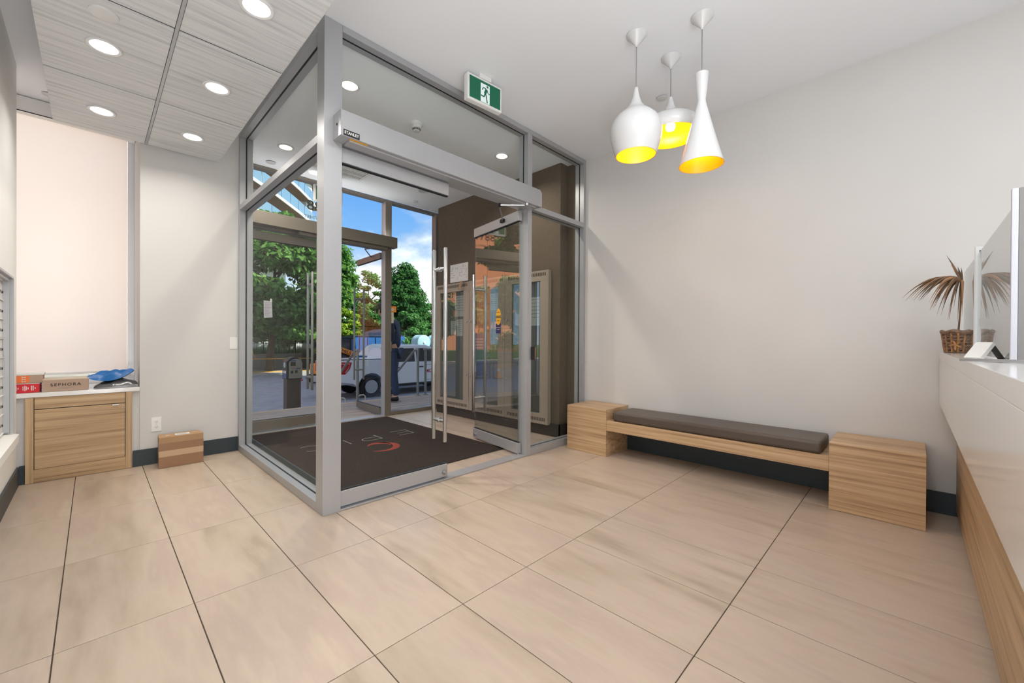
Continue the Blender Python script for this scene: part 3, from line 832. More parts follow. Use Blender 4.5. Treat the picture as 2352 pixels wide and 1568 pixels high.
# brown wall: three glazed directory cabinets, floor plan, note
cabs = ((4.402, 5.20, 'taupe glazed notice cabinet nearest the street, below the floor plan', True), (3.697, 4.398, 'middle taupe glazed notice cabinet on the brown vestibule wall', False), (2.985, 3.693, 'taupe glazed notice cabinet nearest the lobby on the brown wall', False))
for (a, b, lab, left) in cabs:
    c = thing('notice_cabinet', (3.70, (a + b) / 2, 1.0), lab, 'notice cabinet', 'cabinets on the brown vestibule wall')
    xa, xb, wz0, wz1 = 3.645, 3.699, 0.25, 1.80
    ia, ib = a + 0.125, b - 0.12
    B().box(xa, xb, a, b, 0.13, wz0).box(xa, xb, a, b, wz1, 1.92).box(xa, xb, a, ia, wz0, wz1).box(xa, xb, ib, b, wz0, wz1).build('door_frame', 'taupe', c, 0.0025)
    box('back_board', 'darkglass', c, 3.69, 3.698, ia, ib, wz0, wz1)
    box('window_pane', 'glass_door', c, 3.66, 3.664, ia, ib, wz0, wz1)
    s = B()
    n = int((b - a - 0.08) / 0.026)
    for k in range(n):
        yy = a + 0.04 + k * 0.026
        s.box(xa - 0.0008, xa + 0.001, yy, yy + 0.016, 1.856, 1.895).box(xa - 0.0008, xa + 0.001, yy, yy + 0.016, 0.165, 0.204)
    s.build('vent_slots', 'slot', c, kind='stuff')
    for zz in (1.36, 0.62):
        for yy in ((a + 0.05,) if left else (b - 0.035,)):
            B().lathe((xa, yy, zz), [(0.012, -0.012), (0.014, -0.008), (0.010, 0.0)], 12, axis='x').build('knob', 'steel', c, smooth=True)
    random.seed(int(a * 100))
    sheets = {True: ((0.02, 1.74, 0.22, 0.30), (0.06, 1.40, 0.14, 0.24), (0.22, 1.38, 0.12, 0.20)), False: ((0.03, 1.72, 0.16, 0.22),)}[left] if a > 3.0 else ((0.02, 1.62, 0.2, 0.34),)
    for (dy, zt_, w_, h_) in sheets:
        ps_ = box('posted_sheet', 'paper', c, 3.684, 3.689, ia + dy, ia + dy + w_, zt_ - h_, zt_)
        for k in range(6):
            box('text_line', 'ink_grey', ps_, 3.6832, 3.6838, ia + dy + 0.02, ia + dy + w_ - 0.02 - 0.02 * (k % 3), zt_ - 0.03 - k * h_ / 8, zt_ - 0.024 - k * h_ / 8)
fp = thing('floor_plan_sheet', (3.69, 4.70, 2.08), 'white sheet with a printed floor plan on the brown vestibule wall', 'poster')
box('sheet', 'paper', fp, 3.695, 3.699, 4.49, 4.90, 1.945, 2.205)
s = B()
random.seed(5)
for k in range(26):
    y_ = 4.52 + random.random() * 0.33; z_ = 1.98 + random.random() * 0.18
    if k % 2: s.box(3.6942, 3.6948, y_, y_ + 0.02 + random.random() * 0.05, z_, z_ + 0.003)
    else: s.box(3.6942, 3.6948, y_, y_ + 0.003, z_, z_ + 0.02 + random.random() * 0.03)
s.build('plan_lines', 'ink', fp, kind='stuff')
nn_ = thing('hanging_tag', (3.63, 4.53, 1.88), 'tan card tag hanging from the top of the notice cabinet', 'tag')
B().add([(3.60, 4.54, 1.93), (3.60, 4.49, 1.925), (3.585, 4.53, 1.80), (3.585, 4.585, 1.805), (3.643, 4.54, 1.93), (3.643, 4.49, 1.925)], [(0, 1, 2, 3), (0, 4, 5, 1)]).build('card', 'kraft', nn_)

# ------------------------------------------------------------------ ceiling raft
rf = thing('ceiling_raft', (0.305, 2.8, 2.9), 'suspended raft of grey woodgrain ceiling panels with dark joints', 'ceiling raft')
ye = [4.70, 3.80, 2.845, 1.895, 0.945]
ye = [4.715, 3.80, 2.845, 1.895, 0.945]
xe = [(-0.219, 0.303), (0.323, 0.825)]
for i in range(4):
    for k, (a, b) in enumerate(xe):
        box('panel', 'raft', rf, a, b, ye[i + 1] + 0.008, ye[i] - 0.008, RZ, RZ + 0.02, 0.001)
box('joint_strip', 'alu', rf, 0.305, 0.321, 0.95, 4.72, RZ - 0.004, RZ + 0.012, 0.001)
for i in range(1, 4): box('reveal', 'reveal', rf, -0.217, 0.823, ye[i] - 0.0085, ye[i] + 0.0085, RZ + 0.006, RZ + 0.0195)
box('carrier_box', 'white_matt', rf, -0.17, 0.775, 1.0, 4.66, RZ + 0.022, RZ + 0.10)
for (x, y) in ((0.0, 1.5), (0.6, 1.5), (0.0, 4.2), (0.6, 4.2)):
    B().tube([(x, y, RZ + 0.10), (x, y, CZ - 0.001)], 0.005, 8).build('hanger', 'steel', rf, smooth=True)

# ------------------------------------------------------------------ pendant lamps
def pendant(x, y, prof, label, thick=0.004, bulb_z=None, watt=3.0):
    top = prof[0][1]
    p = thing('pendant_lamp', (x, y, CZ), label, 'pendant lamp', 'pendant lamps over the bench')
    B().lathe((x, y, 0), [(0.066, CZ - 0.001), (0.066, CZ - 0.006), (0.012, CZ - 0.068), (0.007, CZ - 0.075), (0.007, CZ - 0.082)], 32).build('ceiling_rose', 'white', p, smooth=True)
    B().tube([(x, y, CZ - 0.08), (x, y, top - 0.01)], 0.0032, 8).build('cord', 'ink_grey', p, smooth=True)
    n = 48
    sh = B().lathe((x, y, 0), prof, n).build('shade', 'white', p, smooth=True)
    me = sh.data
    bm = bmesh.new(); bm.from_mesh(me)
    # open the bottom
    low = min(v.co.z for v in bm.verts)
    for f in [f for f in bm.faces if len(f.verts) > 4 and all(abs(v.co.z - low) < 1e-5 for v in f.verts)]: bm.faces.remove(f)
    bm.to_mesh(me); bm.free()
    for q in me.polygons: q.use_smooth = True
    # inner lining, one wall thickness inside
    inner = [(max(0.006, r - thick), z - (thick if i == 0 else 0)) for i, (r, z) in enumerate(prof)]
    lin_ = B().lathe((x, y, 0), inner, n)
    lin_.f = [f for f in lin_.f if len(f) == 4]
    b0 = len(lin_.v)
    ro, ri, zb = prof[-1][0], inner[-1][0], prof[-1][1]
    lin_.build('shade_lining', 'gold', p, smooth=True)
    rim = B(); vs = []
    for k in range(n):
        a = 2 * PI * k / n; vs += [(x + ro * math.cos(a), y + ro * math.sin(a), zb), (x + ri * math.cos(a), y + ri * math.sin(a), zb)]
    rim.add(vs, [(2 * k, 2 * k + 1, (2 * k + 3) % (2 * n), (2 * k + 2) % (2 * n)) for k in range(n)]).build('rim', 'gold', p)
    bz = bulb_z
    B().lathe((x, y, bz), [(0.012, 0.05), (0.016, 0.035), (0.03, 0.012), (0.033, -0.005), (0.026, -0.025), (0.0, -0.034)], 20).build('bulb', 'bulb', p, smooth=True)
    B().lathe((x, y, bz), [(0.018, 0.115), (0.018, 0.05)], 16).build('socket', 'white_matt', p, smooth=True)
    d = bpy.data.lights.new('bulb_lamp', 'POINT'); d.energy = watt; d.color = (1, 0.86, 0.6); d.shadow_soft_size = 0.034
    o = bpy.data.objects.new('bulb_lamp', d); COL.objects.link(o); o.location = (x, y, bz - 0.05)
    return p


pendant(2.495, 1.31, [(0.012, 2.772), (0.017, 2.74), (0.026, 2.70), (0.042, 2.66), (0.066, 2.63), (0.084, 2.615), (0.112, 2.592), (0.138, 2.566), (0.155, 2.535), (0.163, 2.505), (0.164, 2.475), (0.160, 2.44), (0.152, 2.40), (0.140, 2.36), (0.128, 2.328)],
        'round-bellied white pendant lamp with yellow inside, hanging at the front of the trio', bulb_z=2.50, watt=2.2)
pendant(2.864, 1.238, [(0.012, 2.837), (0.018, 2.81), (0.028, 2.775), (0.042, 2.745), (0.062, 2.718), (0.10, 2.70), (0.15, 2.68), (0.185, 2.655), (0.203, 2.625), (0.206, 2.60), (0.204, 2.575), (0.196, 2.560)],
        'wide dish white pendant lamp with its glowing bulb showing, behind the other two', bulb_z=2.632, watt=3.0)
pendant(2.636, 0.944, [(0.040, 2.765), (0.0385, 2.757), (0.036, 2.72), (0.031, 2.66), (0.024, 2.60), (0.026, 2.585), (0.036, 2.545), (0.055, 2.47), (0.080, 2.375), (0.106, 2.28), (0.129, 2.20)],
        'tall hourglass white pendant lamp with yellow inside, lowest of the trio', bulb_z=2.42, watt=1.6)

# ------------------------------------------------------------------ bench
bn = thing('bench', (3.62, 1.23, 0), 'long oak bench between two oak end boxes against the grey wall', 'bench')
XF = 3.41
for (a, b) in ((2.076, 2.532), (-0.066, 0.388)):
    e = B().box(XF, XW - 0.014, a, b, 0.001, 0.43).build('end_box', 'oak_y', bn, 0.0015)
    box('box_top', 'oak_y', e, XF, XW - 0.014, a, b, 0.4305, 0.447, 0.0015)
box('seat_board', 'oak_y', bn, XF + 0.002, XW - 0.014, 0.389, 2.075, 0.25, 0.348, 0.0015)
cu = thing('bench_cushion', (3.62, 1.23, 0.35), 'long dark brown leather cushion lying on the oak bench seat', 'cushion')
o = B().box(XF + 0.012, XW - 0.05, 0.432, 2.02, 0.349, 0.435).build('pad', 'leather', cu, 0.022, smooth=True, seg=5)
B().tube([(XF + 0.018, 0.436, 0.424), (XF + 0.018, 2.016, 0.424)], 0.003, 6).tube([(XF + 0.03, 0.440, 0.432), (XW - 0.065, 0.440, 0.432)], 0.0022, 6).build('piping', 'leather', cu, smooth=True)
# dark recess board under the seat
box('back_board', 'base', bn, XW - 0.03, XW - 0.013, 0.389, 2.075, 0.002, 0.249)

# ------------------------------------------------------------------ oak cabinet below the ledge
cb = thing('cabinet', (-0.065, 4.76, 0), 'low oak flap-front cabinet set in the wall below the white window ledge', 'cabinet')
Y0 = 4.752
B().box(-0.359, -0.317, Y0, YB + 0.01, 0.002, 0.648).build('stile', 'oak_z', cb, 0.001)
B().box(0.191, 0.230, Y0, YB + 0.01, 0.002, 0.648).build('stile', 'oak_z', cb, 0.001)
box('plinth', 'oak_x', cb, -0.3165, 0.1905, Y0 + 0.001, YB + 0.01, 0.002, 0.102, 0.001)
fp_ = box('flap_door', 'oak_x', cb, -0.3125, 0.1865, Y0, YB + 0.006, 0.1045, 0.556, 0.001)
B().box(0.110, 0.150, Y0 - 0.010, Y0, 0.546, 0.5525).build('edge_pull', 'steel', fp_, 0.0008)
box('top_panel', 'oak_x', cb, -0.3125, 0.1865, Y0, YB + 0.006, 0.562, 0.648, 0.001)
box('shadow_gap', 'black', cb, -0.316, 0.190, YB + 0.007, YB + 0.0095, 0.103, 0.648)

# parcels on the ledge
LZ = 0.686
rd = thing('red_carton', (-0.39, 4.9, LZ), 'low red cardboard carton with white marks at the wall end of the ledge', 'parcel')
B().box(-0.56, -0.288, 4.80, 4.99, LZ, 0.752).build('body', 'red', rd, 0.002)
box('lid', 'paper', rd, -0.56, -0.288, 4.80, 4.99, 0.7525, 0.757, 0.001)
for k, (x, h) in enumerate(((-0.405, 0.036), (-0.396, 0.014), (-0.372, 0.03), (-0.363, 0.04), (-0.356, 0.03), (-0.347, 0.016), (-0.330, 0.036), (-0.322, 0.036), (-0.312, 0.012))):
    box('printed_mark', 'paper', rd, x - 0.002, x + 0.0022, 4.799, 4.7999, 0.72 - h / 2, 0.72 + h / 2)
og = thing('orange_white_carton', (-0.39, 4.9, 0.758), 'flat taupe carton with an orange printed end, lying on the red carton', 'parcel')
B().box(-0.56, -0.274, 4.80, 4.98, 0.7585, 0.818).build('body', 'taupe_box', og, 0.002)
box('orange_panel', 'orange_print', og, -0.44, -0.340, 4.799, 4.8, 0.762, 0.815)
box('white_lid', 'paper', og, -0.56, -0.268, 4.80, 4.98, 0.8185, 0.832, 0.001)
for k, (x, h) in enumerate(((-0.378, 0.016), (-0.370, 0.010), (-0.364, 0.014))):
    for j in range(3): box('printed_mark', 'paper', og, x, x + 0.004, 4.7982, 4.7989, 0.768 + j * 0.016, 0.768 + j * 0.016 + h * 0.6)
sp = thing('taupe_carton', (-0.15, 4.87, LZ), 'taupe cardboard carton with dark capital lettering in the middle of the ledge', 'parcel')
B().box(-0.274, -0.028, 4.775, 4.96, LZ, 0.775).build('body', 'taupe_box', sp, 0.002)
box('lid', 'kraft_edge', sp, -0.276, -0.026, 4.777, 4.962, 0.7755, 0.782, 0.001)
text('lettering', 'SEPHORA', 0.031, (-0.152, 4.7738, 0.737), FACE_NY, 'ink', sp, space=1.3, sx=1.02, thick=0.0004)
for k in range(2):
    w = 0.055 - 0.012 * (1 - k)
    box('small_print', 'ink_grey', sp, -0.152 - w * 0.8, -0.152 + w * 0.8, 4.7742, 4.7748, 0.7125 - k * 0.006, 0.714 - k * 0.006)


def pouch(name, par, m, x0_, x1_, yc, hw, z0_, zfun, thk, seed, tilt=0.0):
    """crumpled plastic mailer: a pillow of two facing sheets with random creases"""
    r = np.random.default_rng(seed); nx, ny = 26, 14
    vt, vb2 = [], []
    ph = r.random(8) * 6.28
    for i in range(nx):
        for j in range(ny):
            u, v = i / (nx - 1), j / (ny - 1)
            edge = (math.sin(PI * u) ** 0.45) * (math.sin(PI * v) ** 0.5)
            cre = 0.5 + 0.22 * math.sin(9 * u + 4 * v + ph[0]) + 0.16 * math.sin(17 * u - 7 * v + ph[1]) + 0.12 * math.sin(23 * v + 6 * u + ph[2])
            x = x0_ + (x1_ - x0_) * u + 0.006 * math.sin(12 * v + ph[3]); y = yc + hw * (2 * v - 1) + 0.008 * math.sin(9 * u + ph[4])
            base = z0_ + zfun(u)
            vt.append((x, y, base + thk * edge * (0.55 + 0.6 * cre) + 0.003))
            vb2.append((x, y, base + 0.001 + 0.002 * (1 - edge)))
    idx = lambda i, j: i * ny + j
    fs = []; n = nx * ny
    for i in range(nx - 1):
        for j in range(ny - 1):
            fs.append((idx(i, j), idx(i + 1, j), idx(i + 1, j + 1), idx(i, j + 1)))
            fs.append((n + idx(i, j), n + idx(i, j + 1), n + idx(i + 1, j + 1), n + idx(i + 1, j)))
    for i in range(nx - 1):
        fs += [(idx(i, 0), n + idx(i, 0), n + idx(i + 1, 0), idx(i + 1, 0)), (idx(i, ny - 1), idx(i + 1, ny - 1), n + idx(i + 1, ny - 1), n + idx(i, ny - 1))]
    for j in range(ny - 1):
        fs += [(idx(0, j), idx(0, j + 1), n + idx(0, j + 1), n + idx(0, j)), (idx(nx - 1, j), n + idx(nx - 1, j), n + idx(nx - 1, j + 1), idx(nx - 1, j + 1))]
    return B().add(vt + vb2, fs).build(name, m, par, smooth=True)


gm = thing('grey_mailer', (0.13, 4.88, LZ), 'shiny dark grey plastic mailer lying at the window-jamb end of the ledge', 'parcel')
pouch('pouch', gm, 'grey_poly', 0.005, 0.270, 4.88, 0.095, LZ, lambda u: 0.004 + 0.014 * u, 0.062, 3)
blm = thing('blue_mailer', (0.1, 4.88, 0.74), 'crumpled bright blue plastic mailer slung on top of the grey mailer', 'parcel')
pouch('pouch', blm, 'blue_poly', -0.035, 0.245, 4.86, 0.058, 0.736, lambda u: 0.052 * (2 * u - 0.9) ** 2 + 0.022 * u - 0.002, 0.085, 8)
bx = thing('cardboard_box', (0.54, 4.62, 0), 'brown cardboard box with bands of packing tape on the floor by the outlet', 'box')
B().prism([(0.387, 4.54), (0.690, 4.54), (0.682, 4.70), (0.393, 4.70)], 'z', 0.001, 0.262).build('carton', 'kraft', bx, 0.002)
B().prism([(0.3865, 4.5394), (0.6905, 4.5394), (0.683, 4.68), (0.392, 4.68)], 'z', 0.148, 0.21).build('tape_band', 'kraft_dark', bx)
B().prism([(0.3865, 4.5394), (0.6905, 4.5394), (0.683, 4.68), (0.392, 4.68)], 'z', 0.096, 0.146).build('tape_band', 'kraft_light', bx)
B().prism([(0.3865, 4.5394), (0.6905, 4.5394), (0.683, 4.68), (0.392, 4.68)], 'z', 0.004, 0.094).build('tape_band', 'kraft_dark', bx)
lb = box('shipping_label', 'paper', bx, 0.50, 0.60, 4.575, 4.645, 0.2632, 0.2645)
for k in range(5): box('label_line', 'ink_grey', lb, 0.51, 0.585 - 0.01 * (k % 2), 4.585 + k * 0.011, 4.588 + k * 0.011, 0.2645, 0.2649)
B().add([(0.43, 4.60, 0.2636), (0.445, 4.63, 0.2636), (0.475, 4.615, 0.2636), (0.45, 4.595, 0.2636)], [(0, 1, 2, 3)]).build('torn_patch', 'kraft_edge', bx)
B().add([(0.62, 4.64, 0.2636), (0.65, 4.66, 0.2636), (0.66, 4.645, 0.2636), (0.63, 4.628, 0.2636)], [(0, 1, 2, 3)]).build('torn_patch', 'kraft_edge', bx)

# outlet and switch plate
ou = thing('wall_outlet', (0.389, YB, 0.345), 'white double wall outlet above the cardboard box', 'outlet')
box('cover_plate', 'wall_white', ou, 0.354, 0.424, YB - 0.006, YB, 0.283, 0.407, 0.002)
for zz in (0.368, 0.322):
    r_ = B().prism([(0.389 + 0.017 * math.cos(a), zz + 0.014 * math.sin(a)) for a in [2 * PI * k / 16 for k in range(16)]], 'y', YB - 0.008, YB - 0.006).build('receptacle', 'white_matt', ou)
    for dx in (-0.006, 0.006): box('slot', 'ink', r_, 0.389 + dx - 0.001, 0.389 + dx + 0.001, YB - 0.0084, YB - 0.008, zz - 0.001, zz + 0.007)
    B().lathe((0.389, YB - 0.0082, zz - 0.007), [(0.002, -0.0002), (0.002, 0.0002)], 8, axis='y').build('slot', 'ink', r_)
B().lathe((0.389, YB - 0.006, 0.345), [(0.003, -0.001), (0.003, 0.0)], 10, axis='y').build('screw', 'steel', ou)
sw1 = thing('wall_plate', (0.963, YB, 1.06), 'blank white wall plate beside the vestibule frame', 'wall plate')
box('cover_plate', 'wall_white', sw1, 0.930, 0.996, YB - 0.006, YB, 1.003, 1.118, 0.002)
for zz in (1.02, 1.10): B().lathe((0.963, YB - 0.006, zz), [(0.003, -0.001), (0.003, 0.0)], 10, axis='y').build('screw', 'white_matt', sw1)

# ------------------------------------------------------------------ mailboxes in the left wall
mb = thing('mailbox_bank', (XL - 0.05, 3.5, 0.95), 'bank of small white mailbox doors in a grey metal frame in the wall', 'mailbox')
XM = XL - 0.045
B().box(XL - 0.09, XL + 0.004, 4.566, 4.579, 0.432, 1.534).box(XL - 0.09, XL + 0.004, 2.36, 4.566, 1.52, 1.534).build('outer_frame', 'alu', mb, 0.001)
B().box(XM - 0.02, XL - 0.014, 4.545, 4.566, 0.435, 1.52).box(XM - 0.02, XL - 0.014, 2.36, 4.545, 1.50, 1.52).build('inner_frame', 'alu', mb, 0.002)
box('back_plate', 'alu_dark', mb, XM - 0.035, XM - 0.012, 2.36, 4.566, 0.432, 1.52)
RH = 0.1325
door_me = None
for c in range(3):
    for r_ in range(8):
        yb_ = 4.543 - c * 0.33; zb_ = 0.437 + r_ * RH
        if door_me is None:
            dr = B().box(-0.011, 0.0, -0.325, 0.0, 0.004, RH - 0.004).build('mailbox_door', 'white_matt', None, 0.0015)
            door_me = dr
            lk = B().lathe((0.0005, -0.03, RH * 0.42), [(0.008, 0.0), (0.009, 0.004), (0.006, 0.005)], 12, axis='x').build('lock', 'ink', dr)
            nb = box('number_plate', 'ink_grey', dr, 0.0, 0.0008, -0.085, -0.055, RH * 0.36, RH * 0.52)
            nb2 = box('number_plate', 'ink', dr, 0.0, 0.0008, -0.13, -0.10, RH * 0.38, RH * 0.5)
            dr.parent = mb; dr.location = Vector((XM, yb_, zb_)) - ROOT[mb]
        else:
            copy_tree(door_me, Vector((XM, yb_, zb_)) - ROOT[mb], parent=mb)
for r_ in range(9):
    box('shelf_rail', 'white_matt', mb, XM - 0.01, XM + 0.008, 3.55, 4.545, 0.434 + r_ * RH, 0.440 + r_ * RH)
ms = B().prism([(XL - 0.10, 0.432), (XL + 0.026, 0.41), (XL + 0.026, 0.352), (XL + 0.001, 0.352), (XL - 0.0, 0.40), (XL - 0.10, 0.40)], 'y', 2.33, 4.60).build('mail_sill', 'wall_white', None, 0.001)
ms.name = 'trim_1'; ms['kind'] = 'structure'

# ------------------------------------------------------------------ reception desk
ds = thing('reception_desk', (2.3, -0.45, 0), 'reception desk with a white stone upper front over an oak base', 'desk')
YF = -0.128
B().box(0.45, XW - 0.014, -0.17, YF, 0.718, 1.0).build('upper_front', 'quartz', ds, 0.0015)
box('counter_top', 'quartz', ds, 0.45, XW - 0.014, -0.62, YF, 1.0005, 1.048, 0.0015)
box('oak_front', 'oak_x', ds, 0.45, XW - 0.014, -0.235, -0.208, 0.042, 0.7175, 0.001)
box('toe_kick', 'black', ds, 0.47, XW - 0.014, -0.30, -0.27, 0.001, 0.042)
box('carcass', 'white_matt', ds, 0.45, XW - 0.014, -0.60, -0.236, 0.045, 1.0)
# things on the counter
CT = 1.049
bs = thing('wicker_basket', (3.60, -0.20, CT), 'dark woven oblong basket on the reception counter against the wall', 'basket')
wk = B()
for k in range(7):
    zz = CT + 0.006 + k * 0.018; f = 0.75 + 0.25 * k / 6
    pts = []
    for i in range(33):
        a = 2 * PI * i / 32
        pts.append((3.60 + 0.16 * f * math.cos(a), -0.188 + 0.055 * f * math.sin(a), zz + 0.003 * math.sin(7 * a + k * 2)))
    wk.tube(pts, 0.0095, 7, caps=False)
wk.build('woven_side', 'wicker', bs, smooth=True)
pts = [(3.60 + 0.165 * math.cos(2 * PI * i / 32), -0.188 + 0.058 * math.sin(2 * PI * i / 32), CT + 0.122 + 0.004 * math.sin(5 * 2 * PI * i / 32)) for i in range(33)]
B().tube(pts, 0.011, 8, caps=False).build('rim', 'wicker', bs, smooth=True)
for i in range(14):
    a = 2 * PI * i / 14
    B().tube([(3.60 + 0.125 * math.cos(a), -0.188 + 0.047 * math.sin(a), CT + 0.004), (3.60 + 0.168 * math.cos(a), -0.188 + 0.06 * math.sin(a), CT + 0.118)], 0.005, 6).build('stake', 'wicker_tan', bs, smooth=True)
B().prism([(3.60 + 0.118 * math.cos(2 * PI * i / 24), -0.188 + 0.042 * math.sin(2 * PI * i / 24)) for i in range(24)], 'z', CT + 0.001, CT + 0.05).build('base', 'wicker', bs)
kn = B()
for j in range(5):
    a = j * 1.2
    kn.tube([(3.448, -0.178, CT + 0.045), (3.442, -0.178 + 0.022 * math.cos(a), CT + 0.045 + 0.026 * math.sin(a)), (3.449, -0.178 + 0.008 * math.cos(a + 1), CT + 0.045 + 0.01 * math.sin(a + 1))], [0.006, 0.008, 0.003], 6)
kn.build('raffia_knot', 'wicker_tan', bs, smooth=True)
plt = thing('dried_plant', (3.56, -0.205, CT + 0.05), 'brown spiky-leaved plant drooping from the basket on the counter', 'plant')
CR = Vector((3.52, -0.207, 1.455))
B().tube([(3.58, -0.192, CT + 0.05), (3.55, -0.20, CT + 0.22), tuple(CR)], [0.005, 0.004, 0.006], 8).build('stem', 'dryleaf', plt, smooth=True)
random.seed(3)
# leaf directions in the plane across the view: (sideways reach, end height, bow, along-wall reach)
LEFT = Vector((-0.699, 0.715, 0)); BACK = Vector((0.715, 0.699, 0))
spec = [(0.075, 0.165, 0.02, 0), (0.035, 0.11, 0.03, 0), (0.008, 0.10, 0.02, 0), (0.0, 0.13, 0.06, 0), (-0.004, 0.075, 0.05, 1), (0.02, 0.09, -0.01, 0)]
for k in range(34):
    t0 = random.random()
    reach = 0.012 + 0.24 * t0 ** 1.5
    drop = -0.05 - 0.20 * (1 - 0.8 * t0) * (0.35 + 0.65 * random.random())
    spec.append((reach, drop, -0.02 + 0.13 * random.random(), 1))
for k, (rc, dz, dp, bow) in enumerate(spec):
    e = CR + LEFT * rc + BACK * dp + Vector((0, 0, dz))
    h = CR + LEFT * rc * 0.45 + BACK * dp * 0.5 + Vector((0, 0, (0.05 + 0.05 * rc / 0.26 + 0.02 * random.random()) if bow else dz * 0.55))
    n = 10; wd = 0.0036 + 0.0026 * random.random()
    vs = []
    prev = None
    for i in range(n):
        t_ = i / (n - 1); p = CR * (1 - t_) ** 2 + h * 2 * t_ * (1 - t_) + e * t_ * t_
        tn = ((h - CR) * (1 - t_) + (e - h) * t_).normalized()
        side = tn.cross(Vector((0.715, 0.699, 0.25 * math.sin(k * 2.4)))).normalized()
        w = wd * (0.55 + 0.9 * math.sin(PI * min(1, t_ * 0.9 + 0.1))) * (1 - t_ ** 3) + 0.0004
        vs += [p - side * w, p + Vector((-0.4, -0.4, 0.2)) * w * 0.8, p + side * w]
    for q_ in vs: q_.y = max(q_.y, -0.2262)
    fs = []
    for i in range(n - 1): fs += [(3 * i, 3 * i + 1, 3 * i + 4, 3 * i + 3), (3 * i + 1, 3 * i + 2, 3 * i + 5, 3 * i + 4)]
    B().add(vs, fs).build('leaf', ('dryleaf', 'dryleaf_tan', 'dryleaf_olive')[k % 3], plt, smooth=True)
px_ = thing('sneeze_guard', (2.6, -0.23, CT), 'clear acrylic screen held by a slotted white upright on the counter', 'screen')
box('acrylic_sheet', 'plexi', px_, 2.062, 3.78, -0.2335, -0.229, CT + 0.004, 1.545)
up = B().prism([(3.03, -0.2455), (3.068, -0.2455), (3.068, -0.2345), (3.03, -0.2345)], 'z', CT, 1.582)
up = B().obox((3.048, -0.2335), (0.7, -0.7), 0.0205, 0.004, CT + 0.001, 1.582).build('upright', 'white', px_, 0.001)
for zz in (1.545, 1.21): B().obox((3.0445, -0.2372), (0.7, -0.7), 0.0035, 0.0012, zz - 0.018, zz + 0.018).build('slot', 'black', up)
B().obox((3.048, -0.2335), (0.7, -0.7), 0.034, 0.02, CT + 0.0005, CT + 0.006).build('foot', 'white', up)
mr = thing('counter_strip', (1.955, -0.19, CT), 'thin polished metal strip laid across the counter', 'strip')
B().add([], [])
B().obox((1.955, -0.19), (0.068, 0.122), 0.085, 0.010, CT + 0.0005, CT + 0.010).build('bar', 'steel', mr, 0.001)
wp = thing('white_screen_panel', (2.05, -0.4, CT), 'white upright screen panel at the near end of the acrylic screen on the counter', 'panel')
B().box(2.044, 2.056, -0.60, -0.239, CT + 0.001, 1.60).build('board', 'grey_screen', wp, 0.001)
B().box(2.042, 2.058, -0.2385, -0.224, CT + 0.001, 1.60).build('edge_trim', 'paper_grey', wp, 0.002)
cdv = thing('tent_card', (2.19, -0.195, CT), 'small white and black folded tent card on the counter before the acrylic screen', 'card')
cc_ = Vector((2.185, -0.196, CT + 0.001)); rr_ = Vector((0.699, -0.715, 0)); ff_ = Vector((0.715, 0.699, 0)) * 0.028
for (l0, h0, l1, h1, m_, th_) in ((-0.036, 0.0, 0.0, 0.05, 'black', 0.0035), (0.0, 0.05, 0.038, 0.0, 'black', 0.0035), (-0.056, 0.0, -0.012, 0.054, 'paper', 0.012)):
    p, q = cc_ + rr_ * l0 + Vector((0, 0, h0)), cc_ + rr_ * l1 + Vector((0, 0, h1))
    dv = (q - p).normalized(); nv = rr_ * (-dv.z) + Vector((0, 0, dv.dot(rr_)))
    nv = nv.normalized() * th_
    ff_ = Vector((0.715, 0.699, 0)) * (0.026 if m_ == 'paper' else 0.010)
    vs = [p - ff_, q - ff_, q - ff_ + nv, p - ff_ + nv, p + ff_, q + ff_, q + ff_ + nv, p + ff_ + nv]
    B().add(vs, [(0, 1, 2, 3), (7, 6, 5, 4), (0, 4, 5, 1), (1, 5, 6, 2), (2, 6, 7, 3), (3, 7, 4, 0)]).build('fold', m_, cdv)

# ================================================================== OUTDOORS
GZ = -1.05
box('ground', 'asphalt', None, -60, 70, 5.56, 26.5, GZ - 0.2, GZ, kind='structure')
box('ground_bank', 'grass', None, -60, 90, 31.4, 90, GZ - 0.2, 0.0, kind='structure')
box('ground_walk', 'concrete', None, -60, 90, 26.5, 31.2, GZ - 0.2, GZ + 0.12, kind='structure')
box('ground_pavement', 'concrete', None, -20, 30, 5.56, 9.6, GZ, GZ + 0.10, kind='structure')
rw = thing('retaining_wall', (9, 31.3, GZ), 'long grey concrete retaining wall below the grass bank across the street', 'wall')
for k in range(16):
    box('wall_block', 'concrete', rw, -14 + k * 3.0, -11.04 + k * 3.0, 31.0, 31.4, GZ + 0.12, 0.05, 0.02)
# grass bank strip
gb = B()
gr = np.random.default_rng(4)
for k in range(3500):
    x = 2 + 16 * gr.random(); y = 31.45 + 1.2 * gr.random(); h = 0.3 + 0.4 * gr.random(); d = 0.12 * (gr.random() - 0.5)
    gb.v += [(x - 0.02, y, 0), (x + 0.02, y, 0), (x + d, y + d, h)]; n = len(gb.v); gb.f.append((n - 3, n - 2, n - 1))
tag(gb.build('tall_grass', 'leaf_mid', None, kind='stuff'), 'tall green grass on the bank behind the retaining wall', 'grass')

